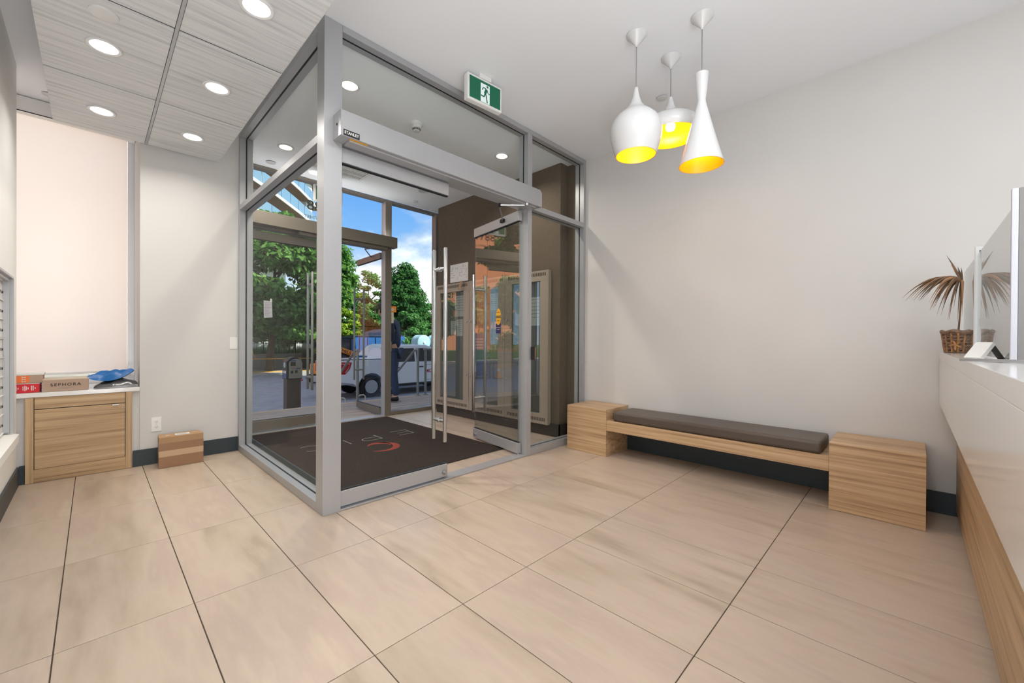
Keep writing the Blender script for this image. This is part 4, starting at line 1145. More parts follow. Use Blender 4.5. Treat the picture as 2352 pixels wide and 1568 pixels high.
# deck
dk = thing('wooden_deck', (3, 6.3, 0), 'weathered grey plank deck outside the street doors', 'deck')
PW = 0.1375
for k in range(11):
    y_ = 5.565 + k * PW
    if k == 10:
        box('plank', 'deck_edge', dk, -2.5, 7.5, y_ + 0.004, y_ + PW, -0.05, -0.004, 0.003)
        continue
    if k == 0:
        dpl = B().box(-5, 5, 0.006, PW - 0.006, -0.045, 0.0).build('plank', 'deck', None, 0.003)
    else:
        dpl = dpl0.copy(); COL.objects.link(dpl)
    dpl.parent = dk; dpl.location = Vector((2.5, y_, -0.006)) - ROOT[dk]
    if k == 0: dpl0 = dpl
box('fascia', 'deck', dk, -2.5, 7.5, 7.08, 7.105, GZ + 0.1, -0.05)
box('joist_box', 'concrete', dk, -2.4, 7.4, 5.57, 7.05, GZ + 0.1, -0.06)
stp = thing('deck_stairs', (3.95, 7.6, GZ), 'plank steps dropping from the deck to the pavement between the rails', 'stairs')
for k in range(5):
    z_ = -0.18 * (k + 1)
    box('tread', 'deck', stp, 3.42, 4.52, 7.11 + k * 0.29, 7.40 + k * 0.29, z_ - 0.04, z_, 0.004)


def flange(b, x, y): b.lathe((x, y, -0.006), [(0.06, 0.0), (0.06, 0.012), (0.028, 0.016)], 16)


def handrail(xp, name_label):
    h = thing('stair_rail', (xp, 7.06, 0), name_label, 'railing', 'steel rails beside the deck stairs')
    b = B().tube([(xp, 7.04, 0), (xp, 7.04, 0.90)], 0.024, 12); flange(b, xp, 7.04); b.build('post', 'steel_dull', h, smooth=True)
    B().tube([(xp, 7.0, 0.905), (xp, 7.10, 0.905), (xp, 7.16, 0.885), (xp, 7.9, 0.36), (xp, 8.45, -0.02)], 0.022, 12).build('handrail', 'steel_dull', h, smooth=True)
    B().tube([(xp, 8.38, GZ + 0.1), (xp, 8.38, 0.02)], 0.022, 12).build('lower_post', 'steel_dull', h, smooth=True)


handrail(3.28, 'steel stair rail on the side of the open street door')
handrail(4.52, 'steel stair rail sloping down in front of the white pickup cab')
grr = thing('deck_guard', (5.8, 7.04, 0), 'steel guard rail along the deck edge beyond the stairs', 'railing')
for x in (4.70, 6.0, 7.3):
    b = B().tube([(x, 7.04, 0), (x, 7.04, 0.90)], 0.024, 12); flange(b, x, 7.04); b.build('post', 'steel_dull', grr, smooth=True)
B().tube([(4.66, 7.04, 0.905), (7.4, 7.04, 0.905)], 0.022, 12).build('top_rail', 'steel_dull', grr, smooth=True)
for z_ in (0.3, 0.6): B().tube([(4.7, 7.04, z_), (7.3, 7.04, z_)], 0.004, 6).build('wire', 'steel_dull', grr, smooth=True)

# pay station
ps = thing('pay_station', (2.44, 7.75, GZ + 0.1), 'grey faced parking pay station on a dark square post beyond the deck', 'pay station')
B().box(2.33, 2.56, 7.70, 7.88, GZ + 0.1, 0.40).build('post', 'base_brown', ps, 0.004)
B().box(2.318, 2.572, 7.67, 7.90, 0.40, 0.72).lathe((2.445, 7.67, 0.66), [(0.127, 0.0), (0.127, 0.23)], 28, axis='y').build('housing', 'black', ps, 0.006)
fpoly = [(2.35, 0.42), (2.562, 0.42), (2.566, 0.68), (2.54, 0.735), (2.48, 0.758), (2.42, 0.752), (2.365, 0.72), (2.35, 0.68)]
fc = B().prism(fpoly, 'y', 7.652, 7.669).build('face_plate', 'steel_dull', ps, 0.003)
box('display', 'black', fc, 2.375, 2.455, 7.649, 7.652, 0.635, 0.705)
box('instruction_label', 'blue_bin', fc, 2.372, 2.46, 7.6495, 7.652, 0.715, 0.735)
box('keypad', 'ink_grey', fc, 2.38, 2.44, 7.649, 7.652, 0.575, 0.615)
box('coin_slot', 'black', fc, 2.46, 2.53, 7.648, 7.652, 0.582, 0.596)
box('card_reader', 'black', fc, 2.38, 2.415, 7.647, 7.652, 0.505, 0.55)
box('receipt_tray', 'ink', fc, 2.445, 2.485, 7.647, 7.652, 0.51, 0.56)
box('side_sticker', 'blue_bin', ps, 2.316, 2.318, 7.70, 7.85, 0.42, 0.50)
box('side_sticker', 'paper', ps, 2.316, 2.318, 7.70, 7.85, 0.505, 0.55)
B().lathe((2.316, 7.78, 0.65), [(0.05, -0.001), (0.05, 0.002)], 20, axis='x').build('round_sticker', 'teal', ps)
box('flag', 'red', ps, 2.573, 2.60, 7.72, 7.76, 0.36, 0.385)


# caution boards
def caution(x, y, lab):
    c = thing('caution_board', (x, y, GZ + 0.1), lab, 'caution board', 'cream folding caution boards by the stairs')
    b = B()
    z0_ = GZ + 0.1
    for s_ in (-1, 1):
        b.add([(x - 0.14, y + s_ * 0.12, z0_), (x + 0.14, y + s_ * 0.12, z0_), (x + 0.10, y + s_ * 0.012, z0_ + 0.5), (x - 0.10, y + s_ * 0.012, z0_ + 0.5),
               (x - 0.14, y + s_ * 0.12 - s_ * 0.014, z0_), (x + 0.14, y + s_ * 0.12 - s_ * 0.014, z0_), (x + 0.10, y + s_ * 0.002, z0_ + 0.5), (x - 0.10, y + s_ * 0.002, z0_ + 0.5)],
              [(0, 1, 2, 3), (7, 6, 5, 4), (0, 4, 5, 1), (1, 5, 6, 2), (2, 6, 7, 3), (3, 7, 4, 0)])
    b.build('panel', 'cream', c)
    B().tube([(x - 0.09, y, z0_ + 0.49), (x - 0.09, y, z0_ + 0.60), (x - 0.05, y, z0_ + 0.64), (x + 0.05, y, z0_ + 0.64), (x + 0.09, y, z0_ + 0.60), (x + 0.09, y, z0_ + 0.49)], 0.016, 8).build('handle', 'cream', c, smooth=True)


caution(4.15, 9.75, 'cream folding caution board on the street side of the stair foot')
caution(4.75, 9.95, 'cream folding caution board seen through the open street door leaf')


# ------------------------------------------------------------------ trucks
def wheel(par, x, y, z, r, side):
    w = B().lathe((x, y, z), [(r * 0.66, -0.12 * side), (r * 0.95, -0.12 * side), (r, -0.08 * side), (r, 0.1 * side), (r * 0.66, 0.12 * side)], 36, axis='y').build('tyre', 'rubber', par, smooth=True)
    rm = B().lathe((x, y, z), [(r * 0.68, -0.13 * side), (r * 0.62, -0.13 * side), (r * 0.60, -0.05 * side), (r * 0.68, -0.05 * side)], 32, axis='y').build('rim', 'rim', w, smooth=True)
    B().lathe((x, y, z), [(r * 0.62, -0.045 * side), (r * 0.62, -0.03 * side)], 24, axis='y').build('brake_disc', 'ink', w)
    B().lathe((x, y, z), [(r * 0.2, -0.12 * side), (r * 0.2, -0.06 * side)], 16, axis='y').build('hub', 'rim', w)
    for k in range(6):
        a = 2 * PI * k / 6 + 0.3
        c, s = math.cos(a), math.sin(a)
        ya_, yb_ = sorted((y - 0.115 * side, y - 0.06 * side))
        q = []
        for (rr, ww) in ((r * 0.12, 0.035), (r * 0.64, 0.05)):
            for sg_ in (-1, 1): q.append((x + rr * c - sg_ * ww * s, z + rr * s + sg_ * ww * c))
        B().prism([q[0], q[2], q[3], q[1]], 'y', ya_, yb_).build('spoke', 'rim', w)
    return w


def pickup(x0_, y0_, lab, text_on=True, front_left=False, gm='truck_glass'):
    t_ = thing('pickup_truck', (x0_ + 2.9, y0_ + 1.0, GZ), lab, 'pickup truck')
    S = -1 if front_left else 1
    X = lambda v: x0_ + (v if not front_left else 5.9 - v)
    y1_ = y0_ + 2.0
    Z = lambda v: GZ + v
    def arch(cx_, r, n=9):
        return [(cx_ + r * math.cos(a), 0.40 + r * math.sin(a)) for a in [PI - PI * k / (n - 1) for k in range(n)]]
    low = [(0.12, 0.62), (0.55, 0.55)] + arch(1.25, 0.50) + [(1.8, 0.42), (4.35, 0.42)] + arch(4.95, 0.50) + [(5.55, 0.45), (5.85, 0.5), (5.9, 0.95), (5.8, 1.12), (4.45, 1.24), (3.9, 1.24), (2.0, 1.26), (1.9, 1.40), (0.06, 1.40)]
    B().prism([(X(a), Z(b)) for a, b in low], 'y', y0_, y1_).build('body', 'truck_white', t_, 0.02)
    cab = [(1.93, 1.25), (2.15, 1.80), (2.45, 1.92), (3.7, 1.93), (3.95, 1.85), (4.65, 1.25)]
    vs0 = [(X(a), y0_ + 0.06 + (b - 1.25) * 0.16, Z(b)) for a, b in cab]; vs1 = [(X(a), y1_ - 0.06 - (b - 1.25) * 0.16, Z(b)) for a, b in cab]
    n = len(cab)
    B().add(vs0 + vs1, [tuple(range(n)), tuple(range(2 * n - 1, n - 1, -1))] + [(i, n + i, n + (i + 1) % n, (i + 1) % n) for i in range(n)]).build('cab', 'truck_white', t_, 0.03)
    def win(poly, name='window'):
        vs = []
        for (a, b) in poly: vs.append((X(a), y0_ + 0.06 + (b - 1.25) * 0.16 - 0.008, Z(b)))
        k = len(vs)
        vs2 = [(v[0], v[1] + 0.02, v[2]) for v in vs]
        B().add(vs + vs2, [tuple(range(k)), tuple(range(2 * k - 1, k - 1, -1))] + [(i, (i + 1) % k, k + (i + 1) % k, k + i) for i in range(k)]).build(name, gm, t_)
    win([(2.18, 1.42), (2.32, 1.74), (2.42, 1.79), (3.12, 1.80), (3.12, 1.27), (2.36, 1.27), (2.24, 1.32)])
    win([(3.20, 1.27), (3.20, 1.80), (3.72, 1.80), (3.90, 1.74), (4.46, 1.27)])
    # windscreen and rear window
    for (a, b, c_, d_) in (((3.98, 1.80), (4.62, 1.27), 0.15, 0.012),):
        B().add([(X(a[0] + d_), y0_ + 0.22, Z(a[1])), (X(b[0] + d_), y0_ + 0.14, Z(b[1])), (X(b[0] + d_), y1_ - 0.14, Z(b[1])), (X(a[0] + d_), y1_ - 0.22, Z(a[1])),
                 (X(a[0] - 0.02), y0_ + 0.22, Z(a[1])), (X(b[0] - 0.02), y0_ + 0.14, Z(b[1])), (X(b[0] - 0.02), y1_ - 0.14, Z(b[1])), (X(a[0] - 0.02), y1_ - 0.22, Z(a[1]))],
                [(0, 1, 2, 3), (7, 6, 5, 4), (0, 4, 5, 1), (1, 5, 6, 2), (2, 6, 7, 3), (3, 7, 4, 0)]).build('windscreen', gm, t_)
    B().add([], [])
    for cx_ in (1.25, 4.95):
        wheel(t_, X(cx_), y0_ + 0.14, Z(0.40), 0.40, 1); wheel(t_, X(cx_), y1_ - 0.14, Z(0.40), 0.40, -1)
    xa_, xb_ = sorted((X(-0.12), X(0.62)))
    B().box(xa_, xb_, y0_ + 0.02, y1_ - 0.02, Z(0.52), Z(0.76)).build('rear_bumper', 'rim', t_, 0.03)
    lp = [(-0.01, 0.92), (0.28, 0.90), (0.46, 1.10), (0.52, 1.32), (0.0, 1.34)]
    for (ya_, yb_) in ((y0_ - 0.012, y0_ + 0.15), (y1_ - 0.15, y1_ + 0.012)):
        B().prism([(X(a - 0.02), Z(b)) for a, b in lp], 'y', ya_, yb_).build('tail_lamp', 'lampred', t_, 0.01)
    B().tube([(X(0.26), y0_ - 0.014, Z(0.96)), (X(0.38), y0_ - 0.014, Z(1.12)), (X(0.42), y0_ - 0.014, Z(1.27)), (X(0.05), y0_ - 0.014, Z(1.27))], 0.008, 6).build('lamp_line', 'paper', t_, smooth=True)
    for a in (2.28, 3.28):
        xa_, xb_ = sorted((X(a), X(a + 0.19)))
        B().box(xa_, xb_, y0_ - 0.035, y0_ - 0.001, Z(1.035), Z(1.075)).build('door_handle', 'black', t_, 0.006)
    for a in (2.16, 3.17, 4.2):
        xa_, xb_ = sorted((X(a), X(a + 0.012)))
        box('door_seam', 'ink_grey', t_, xa_, xb_, y0_ - 0.002, y0_ + 0.001, Z(0.50), Z(1.24))
    xa_, xb_ = sorted((X(1.85), X(4.35)))
    box('running_board', 'black', t_, xa_, xb_, y0_ - 0.03, y0_ + 0.2, Z(0.34), Z(0.42), 0.01)
    xa_, xb_ = sorted((X(0.1), X(1.88)))
    box('bed_rail', 'black', t_, xa_, xb_, y0_ + 0.01, y0_ + 0.08, Z(1.401), Z(1.425), 0.006)
    xa_, xb_ = sorted((X(5.9), X(5.98)))
    box('grille', 'black', t_, xa_, xb_, y0_ + 0.3, y1_ - 0.3, Z(0.62), Z(1.0), 0.01)
    xa_, xb_ = sorted((X(5.5), X(6.02)))
    box('front_bumper', 'rim', t_, xa_, xb_, y0_ + 0.03, y1_ - 0.03, Z(0.45), Z(0.62), 0.02)
    xa_, xb_ = sorted((X(4.2), X(4.38)))
    box('side_mirror', 'black', t_, xa_, xb_, y0_ - 0.18, y0_ + 0.05, Z(1.26), Z(1.42), 0.02)
    if text_on:
        text('lettering', 'MICHELS', 0.19, (X(3.58), y0_ - 0.004, Z(0.86)), FACE_NY, 'red', t_, align='LEFT', sx=0.9, thick=0.004)
    return t_


pickup(5.93, 14.25, 'white pickup truck with a red tail lamp parked along the kerb')
pickup(7.2, 16.75, 'second white pickup truck with blue windows parked beyond the first', False, True, 'truck_glass_blue')

# machine with orange arm
mc = thing('mini_excavator', (7.8, 20.5, GZ), 'black-cabbed work machine with an orange lettered arm behind the pickup bed', 'excavator')
X0, Yc = 7.9, 19.6
B().box(7.95, 8.02, Yc, Yc + 0.07, GZ + 0.9, 1.10).box(8.75, 8.82, Yc, Yc + 0.07, GZ + 0.9, 1.10).box(7.95, 8.02, Yc + 1.1, Yc + 1.17, GZ + 0.9, 1.1).box(8.75, 8.82, Yc + 1.1, Yc + 1.17, GZ + 0.9, 1.1).build('cab_posts', 'black', mc, 0.01)
box('cab_roof', 'black', mc, 7.8, 8.95, Yc - 0.1, Yc + 1.25, 1.10, 1.2, 0.03)
box('cab_window', 'truck_glass', mc, 8.03, 8.74, Yc + 0.02, Yc + 0.03, GZ + 1.1, 1.09)
box('chassis', 'orange', mc, 7.4, 9.3, Yc - 0.1, Yc + 1.5, GZ + 0.45, GZ + 0.95, 0.05)
for yy in (Yc - 0.1, Yc + 1.15):
    B().prism([(7.2, GZ + 0.22), (7.4, GZ + 0.02), (9.3, GZ + 0.02), (9.5, GZ + 0.22), (9.3, GZ + 0.45), (7.4, GZ + 0.45)], 'y', yy, yy + 0.35).build('track', 'rubber', mc, 0.03)
arm = B().prism([(7.55, 0.72), (7.6, 0.92), (8.95, 0.42), (9.0, 0.0), (8.85, 0.05), (8.75, 0.26)], 'y', Yc - 0.42, Yc - 0.20).build('boom', 'orange', mc, 0.02)
tt = text('lettering', 'MICHELS', 0.21, (8.22, Yc - 0.425, 0.56), (RX, 0.36, 0), 'ink', arm, thick=0.004)
box('bucket', 'black', mc, 8.75, 9.2, Yc - 0.6, Yc, GZ + 0.5, 0.02, 0.05)

# dumpsters, drums, bin
db = thing('dumpster', (12.3, 25, GZ), 'large blue steel dumpster beyond the second pickup', 'dumpster')
B().prism([(11.2, GZ + 0.1), (13.6, GZ + 0.1), (13.9, 1.25), (10.95, 1.25)], 'y', 23.9, 26.2).build('body', 'blue_bin', db, 0.02)
for k in range(5): box('rib', 'blue_bin', db, 11.25 + k * 0.52, 11.33 + k * 0.52, 23.84, 23.9, GZ + 0.2, 1.2)
box('rim', 'truck_glass', db, 10.9, 13.95, 23.85, 26.25, 1.25, 1.33, 0.02)
db2 = thing('tarped_dumpster', (14.0, 27, GZ), 'blue dumpster with a greyish tarp over its load by the orange wall', 'dumpster')
B().prism([(13.2, GZ + 0.1), (15.6, GZ + 0.1), (15.8, 1.3), (13.0, 1.3)], 'y', 26.3, 28.0).build('body', 'blue_bin', db2, 0.02)
B().prism([(13.0, 1.3), (15.8, 1.3), (15.2, 1.6), (14.2, 1.8), (13.4, 1.55)], 'y', 26.32, 27.98).build('tarp', 'navy', db2, 0.03)
for k, (x, lab) in enumerate(((13.4, 'pale plastic drum on its side above the cab of the kerbside pickup'), (14.42, 'second pale plastic drum beside the first, cut by the glazing jamb'))):
    d = thing('plastic_drum', (x, 20.5, 0.9), lab, 'drum', 'pale drums behind the pickup cab')
    B().lathe((x, 20.2, 0.93), [(0.36, 0.0), (0.43, 0.03), (0.44, 0.3), (0.43, 0.33), (0.44, 0.36), (0.44, 0.70), (0.36, 0.74)], 30, axis='y').build('body', 'teal', d, smooth=True)
    B().lathe((x, 20.19, 0.93), [(0.07, -0.03), (0.07, 0.02)], 16, axis='y').build('cap', 'paper', d, smooth=True)
rk = thing('drum_rack', (13.9, 20.5, GZ), 'steel rack carrying the pale drums behind the pickup', 'rack')
for (x, y) in ((12.9, 20.22), (14.95, 20.22), (12.9, 20.9), (14.95, 20.9)): B().tube([(x, y, GZ), (x, y, 0.50)], 0.03, 8).build('post', 'steel_dull', rk)
for z_ in (0.487, -0.2): box('shelf', 'steel_dull', rk, 12.8, 15.05, 20.18, 20.95, z_ - 0.03, z_, 0.005)
wb = thing('waste_compactor', (10.6, 30, GZ), 'black ribbed waste bin on the far pavement behind the closed door handles', 'bin')
B().box(10.1, 11.5, 29.3, 30.3, GZ + 0.12, 0.45).lathe((10.8, 29.3, 0.45), [(0.7, 0.0), (0.7, 1.0)], 28, axis='y').build('body', 'black', wb, 0.03)
for k in range(6): box('rib', 'ink', wb, 10.15, 10.75, 29.22, 29.3, GZ + 0.3 + k * 0.22, GZ + 0.38 + k * 0.22, 0.01)
box('notice', 'paper', wb, 10.2, 10.45, 29.2, 29.22, 0.45, 0.75)
pst = thing('orange_post', (11.2, 28.6, GZ), 'orange upright barrier post beside the black bin across the street', 'post')
B().box(11.05, 11.25, 28.5, 28.65, GZ + 0.12, 0.35).build('post', 'orange', pst, 0.02)
box('foot', 'rubber', pst, 10.9, 11.4, 28.3, 28.8, GZ + 0.12, GZ + 0.2, 0.01)

# fences
fc = thing('temporary_fence', (8, 30.6, GZ), 'thin black wire fence standing before the retaining wall', 'fence')
for k in range(9):
    x = 2.0 + k * 2.0
    B().tube([(x, 31.2, 0.053), (x, 31.2, 1.12)], 0.03, 8).build('post', 'black', fc)
for z_ in (1.08, 0.75, 0.15): B().tube([(2.0, 31.2, z_), (18.0, 31.2, z_)], 0.012, 6).build('wire', 'black', fc)
pk = B()
for k in range(150): pk.box(2.0 + k * 0.107, 2.012 + k * 0.107, 31.19, 31.2, 0.06, 1.08)
pk.build('pickets', 'black', fc, kind='stuff')
tp = thing('caution_tape', (6, 27.5, 0), 'yellow caution tape strung along the far kerb around the maple trunk', 'tape')
for z_, y_ in ((-0.15, 28.6), (-0.88, 27.4)):
    B().add([(3.0, y_, z_), (10.3, y_, z_ - 0.05), (10.3, y_, z_ - 0.01), (3.0, y_, z_ + 0.045)], [(0, 1, 2, 3)]).build('strand', 'yellow', tp)
    B().tube([(3.0, y_, GZ + 0.1), (3.0, y_, 0.9)], 0.02, 6).build('stake', 'yellow', tp)
B().tube([(6.9, 28.6, -0.15), (6.55, 28.6, 0.9)], 0.02, 5).build('strand', 'yellow', tp)
ro = box('far_road_wall', 'bldg_white', None, 4, 28, 38, 38.3, 0.0, 1.35, 0.02)
tag(ro, 'low white wall beyond the grass bank across the street', 'wall')

# orange building across the street
obg = thing('orange_building', (-12, 30, GZ), 'building clad in orange panels across the street, seen mirrored in the open leaf', 'building')
box('core', 'bldg_soffit', obg, -24, -2.9, 34.12, 43, GZ, 19.9)
pan = None
for i in range(12):
    for k in range(7):
        x, z = -24 + i * 1.76, GZ + 0.2 + k * 3.0
        if pan is None:
            pan = B().box(0.02, 1.74, 0, 0.1, 0.02, 2.98).build('panel', 'orange_wall', None, 0.01, seg=1); q = pan
        else:
            q = pan.copy(); COL.objects.link(q)
        q.parent = obg; q.location = Vector((x, 34.0, z)) - ROOT[obg]
ob2 = thing('orange_shed', (21, 40, 0), 'low orange panelled shed behind the trees', 'building')
for k in range(8): box('panel', 'orange_wall', ob2, 15.0 + k * 1.5, 16.48 + k * 1.5, 40.0, 40.2, 0.0, 2.6 + (0.0 if k != 3 else 1.2), 0.02)
box('core', 'bldg_soffit', ob2, 15.0, 27.0, 40.2, 44, 0.0, 2.5)

# balcony tower
tw = thing('balcony_tower', (15, 50, 0), 'white balcony tower block with glass railings above the far trees', 'building')
d_ = Vector((0.647, 0.768)); d_.normalize(); nrm = Vector((d_.y, -d_.x))      # along the facade, out of the facade
P0 = Vector((14.9, 49.0))


def TP(s, o): q = P0 + d_ * s + nrm * o; return (q.x, q.y)


for fl_ in range(3, 13):
    z = 2.0 + fl_ * 2.45
    bul = [(-13, 1.9), (-8, 2.1), (-2, 2.0), (1.5, 1.8), (5.0, 1.4)]
    poly = [TP(s, o) for s, o in bul] + [TP(5.0, -3), TP(-13, -3)]
    B().prism(poly, 'z', z, z + 0.30).build('balcony_slab', 'bldg_white', tw)
    B().prism([TP(s, o - 0.08) for s, o in bul] + [TP(5.0, -3), TP(-13, -3)], 'z', z - 0.03, z - 0.001).build('soffit', 'bldg_soffit', tw)
    for (s0, o0), (s1, o1) in zip(bul, bul[1:]):
        n_ = max(1, int((s1 - s0) / 1.6))
        for k in range(n_):
            a, b = k / n_, (k + 1) / n_
            pa, pb = TP(s0 + (s1 - s0) * a + 0.05, o0 + (o1 - o0) * a - 0.1), TP(s0 + (s1 - s0) * b - 0.05, o0 + (o1 - o0) * b - 0.1)
            va, vb_ = Vector(pa), Vector(pb)
            B().obox((va + vb_) / 2, vb_ - va, (vb_ - va).length / 2, 0.015, z + 0.33, z + 1.42).build('railing_pane', 'bldg_glass', tw)
B().prism([TP(-13, -2.4), TP(5.0, -2.4), TP(5.0, -10), TP(-13, -10)], 'z', 0, 36).build('core', 'bldg_white', tw)
for fl_ in range(3, 13):
    z = 2.3 + fl_ * 2.45
    for k in range(5):
        s0 = -12 + k * 3.1
        B().prism([TP(s0, -2.38), TP(s0 + 2.2, -2.38), TP(s0 + 2.2, -2.33), TP(s0, -2.33)], 'z', z + 0.1, z + 1.9).build('window', 'bldg_window', tw)
for (s0, s1) in ((-9, -7.6), (1.6, 3.4)):
    B().prism([TP(s0, -2.4), TP(s1, -2.4), TP(s1, 1.25), TP(s0, 1.25)], 'z', 10, 36).build('pier', 'bldg_white', tw)


# ------------------------------------------------------------------ trees
def tree(name, x, y, z0_, trunk_h, crown_c, rad, nleaf, size, lm, label, trunk_r=0.14, seed=1, taper=0.0, group=None, blobs=60, lean=0.0):
    r = np.random.default_rng(seed)
    t_ = thing(name, (x, y, z0_), label, 'tree', group)
    top = crown_c + rad[2] * 0.4
    pts = [(x, y, z0_), (x + lean * 0.3, y, z0_ + trunk_h * 0.5), (x + lean * 0.7, y, z0_ + trunk_h), (x + lean, y, z0_ + top)]
    B().tube(pts, [trunk_r * 1.25, trunk_r, trunk_r * 0.8, trunk_r * 0.25], 10).build('trunk', 'bark', t_, smooth=True)
    cz = z0_ + crown_c
    for k in range(6):
        a = 2 * PI * k / 6 + r.random(); zz = z0_ + trunk_h + (top - trunk_h) * k / 7
        e = (x + lean + rad[0] * 0.7 * math.cos(a), y + rad[1] * 0.7 * math.sin(a), zz + rad[2] * 0.3)
        B().tube([(x + lean * 0.7, y, zz), ((x + lean * 0.7 + e[0]) / 2, (y + e[1]) / 2, zz + rad[2] * 0.2), e], [trunk_r * 0.5, trunk_r * 0.35, trunk_r * 0.12], 6).build('branch', 'bark', t_, smooth=True)
    # leaf clusters on the crown's shell and inside it
    u = r.normal(size=(blobs, 3)); u /= np.linalg.norm(u, axis=1)[:, None]
    rr = 0.55 + 0.45 * r.random(blobs) ** 0.5
    bc = u * rr[:, None] * np.array(rad)
    if taper:
        hh = (bc[:, 2] / rad[2] + 1) / 2
        f = 1 - taper * hh
        bc[:, 0] *= f; bc[:, 1] *= f
    br = (0.16 + 0.16 * r.random(blobs)) * min(rad)
    which = r.integers(0, blobs, nleaf)
    off = r.normal(size=(nleaf, 3)); off /= np.linalg.norm(off, axis=1)[:, None]
    off *= (r.random(nleaf) ** 0.4)[:, None] * br[which][:, None] * np.array([1.25, 1.25, 0.7])
    c = bc[which] + off + np.array([x + lean, y, cz]) - np.array([x, y, z0_])
    nrm_ = off / (np.linalg.norm(off, axis=1)[:, None] + 1e-6) + np.array([0, 0, 0.7]) + 0.5 * r.normal(size=(nleaf, 3))
    nrm_ /= np.linalg.norm(nrm_, axis=1)[:, None]
    a = np.cross(nrm_, r.normal(size=(nleaf, 3))); a /= np.linalg.norm(a, axis=1)[:, None]
    b = np.cross(nrm_, a)
    s = size * (0.6 + 0.8 * r.random(nleaf))[:, None]
    V = np.stack([c - a * s, c - b * s * 0.45 + nrm_ * s * 0.1, c + a * s, c + b * s * 0.45 + nrm_ * s * 0.1], 1).reshape(-1, 3)
    me = bpy.data.meshes.new('foliage')
    me.vertices.add(len(V)); me.vertices.foreach_set('co', V.astype(np.float32).ravel())
    me.loops.add(4 * nleaf); me.loops.foreach_set('vertex_index', np.arange(4 * nleaf, dtype=np.int32))
    me.polygons.add(nleaf); me.polygons.foreach_set('loop_start', np.arange(0, 4 * nleaf, 4, dtype=np.int32)); me.polygons.foreach_set('loop_total', np.full(nleaf, 4, dtype=np.int32))
    me.update(); me.validate()
    me.materials.append(M[lm])
    o = bpy.data.objects.new('foliage', me); COL.objects.link(o); o.parent = t_; o['kind'] = 'stuff'
    return t_


tree('maple_tree', 7.75, 28.9, GZ + 0.12, 3.0, 5.75, (4.6, 3.4, 3.9), 42000, 0.2, 'leaf_maple', 'big leafy maple across the street beyond the closed street door', 0.2, 2, blobs=170, lean=0.3)
tree('round_tree', 17.6, 29.5, 0.0, 1.2, 3.7, (2.9, 2.2, 3.5), 24000, 0.13, 'leaf_dark', 'pointed dark green tree behind the pickup cab', 0.14, 3, taper=0.72, blobs=130)
tree('round_tree', 19.6, 33.5, 0.0, 1.0, 2.9, (3.2, 2.4, 2.9), 16000, 0.14, 'leaf_mid', 'bushy mid green tree right of the pointed one, by the brown wall', 0.14, 4, blobs=60)
tree('slim_tree', 16.3, 33.0, 0.0, 1.5, 4.1, (1.7, 1.7, 3.0), 7000, 0.12, 'leaf_mid', 'tall slim green tree left of the street mullion', 0.12, 5, blobs=50)
tree('sparse_tree', 14.0, 33.0, 0.0, 1.6, 3.7, (2.3, 1.6, 1.9), 3200, 0.12, 'leaf_lime', 'thin yellowish tree with open branches left of the slim one', 0.09, 6, blobs=46)
tree('bush_tree', 11.6, 27.6, GZ + 0.12, 0.5, 2.5, (1.5, 1.3, 2.1), 10000, 0.12, 'leaf_lime', 'bright lime green bush tree behind the orange machine arm', 0.08, 7, blobs=50)
tree('bush_tree', 13.6, 29.8, GZ + 0.12, 0.8, 2.7, (1.6, 1.4, 2.0), 10000, 0.13, 'leaf_dark', 'dark green bush tree between the lime bush and the mullion', 0.1, 8, blobs=46)
tree('bush_tree', 15.2, 29.2, GZ + 0.12, 0.8, 2.6, (1.9, 1.5, 2.0), 12000, 0.13, 'leaf_mid', 'mid green bush tree behind the blue dumpsters', 0.1, 9, blobs=46)
tree('bush_tree', 11.0, 34.5, 0.0, 0.8, 2.6, (2.6, 1.8, 2.1), 10000, 0.14, 'leaf_olive', 'pale olive bush tree behind the fence beside the closed door handles', 0.1, 10, blobs=46)
tree('bush_tree', 16.8, 27.6, GZ + 0.12, 0.6, 2.2, (2.0, 1.3, 2.0), 12000, 0.11, 'leaf_mid', 'low green bush tree just over the pickup roof', 0.1, 12, blobs=50)
tree('bush_tree', 19.8, 29.2, GZ + 0.12, 0.6, 2.5, (2.2, 1.4, 2.4), 12000, 0.12, 'leaf_dark', 'dark bush tree seen above the pale drums', 0.1, 13, blobs=50)
tree('street_tree', -7.4, 22.0, GZ + 0.02, 2.6, 6.2, (2.6, 2.4, 3.6), 14000, 0.18, 'leaf_maple', 'street tree before the orange building, mirrored in the open leaf', 0.16, 15, blobs=70)
tree('street_tree', -10.5, 28.5, GZ + 0.12, 2.0, 4.2, (4.4, 2.4, 2.8), 14000, 0.18, 'leaf_olive', 'lower olive street tree close to the orange building facade', 0.14, 16, blobs=80)
db3 = thing('blue_container', (-3.6, 20.5, GZ), 'bright blue lettered container on the street, mirrored in the open leaf', 'container')
B().box(-4.2, -3.0, 20.2, 21.6, GZ + 0.15, 1.45).build('body', 'blue_bin', db3, 0.03)
for k in range(4): box('print_line', 'paper', db3, -3.9, -3.3 + 0.1 * (k % 2), 20.19, 20.2, 1.1 - k * 0.16, 1.18 - k * 0.16)
for xx in (-4.1, -3.2): B().lathe((xx + 0.05, 20.3, GZ + 0.08), [(0.08, 0.0), (0.08, 0.06)], 14, axis='y').build('caster', 'rubber', db3)
cn = thing('traffic_cone', (-4.75, 20.0, GZ), 'orange traffic cone beside the blue container', 'cone')
B().lathe((-4.75, 20.0, GZ), [(0.17, 0.03), (0.035, 0.75), (0.0, 0.75)], 20).build('cone', 'orange', cn, smooth=True)
B().box(-4.95, -4.55, 19.8, 20.2, GZ + 0.001, GZ + 0.03).build('base', 'rubber', cn, 0.006)
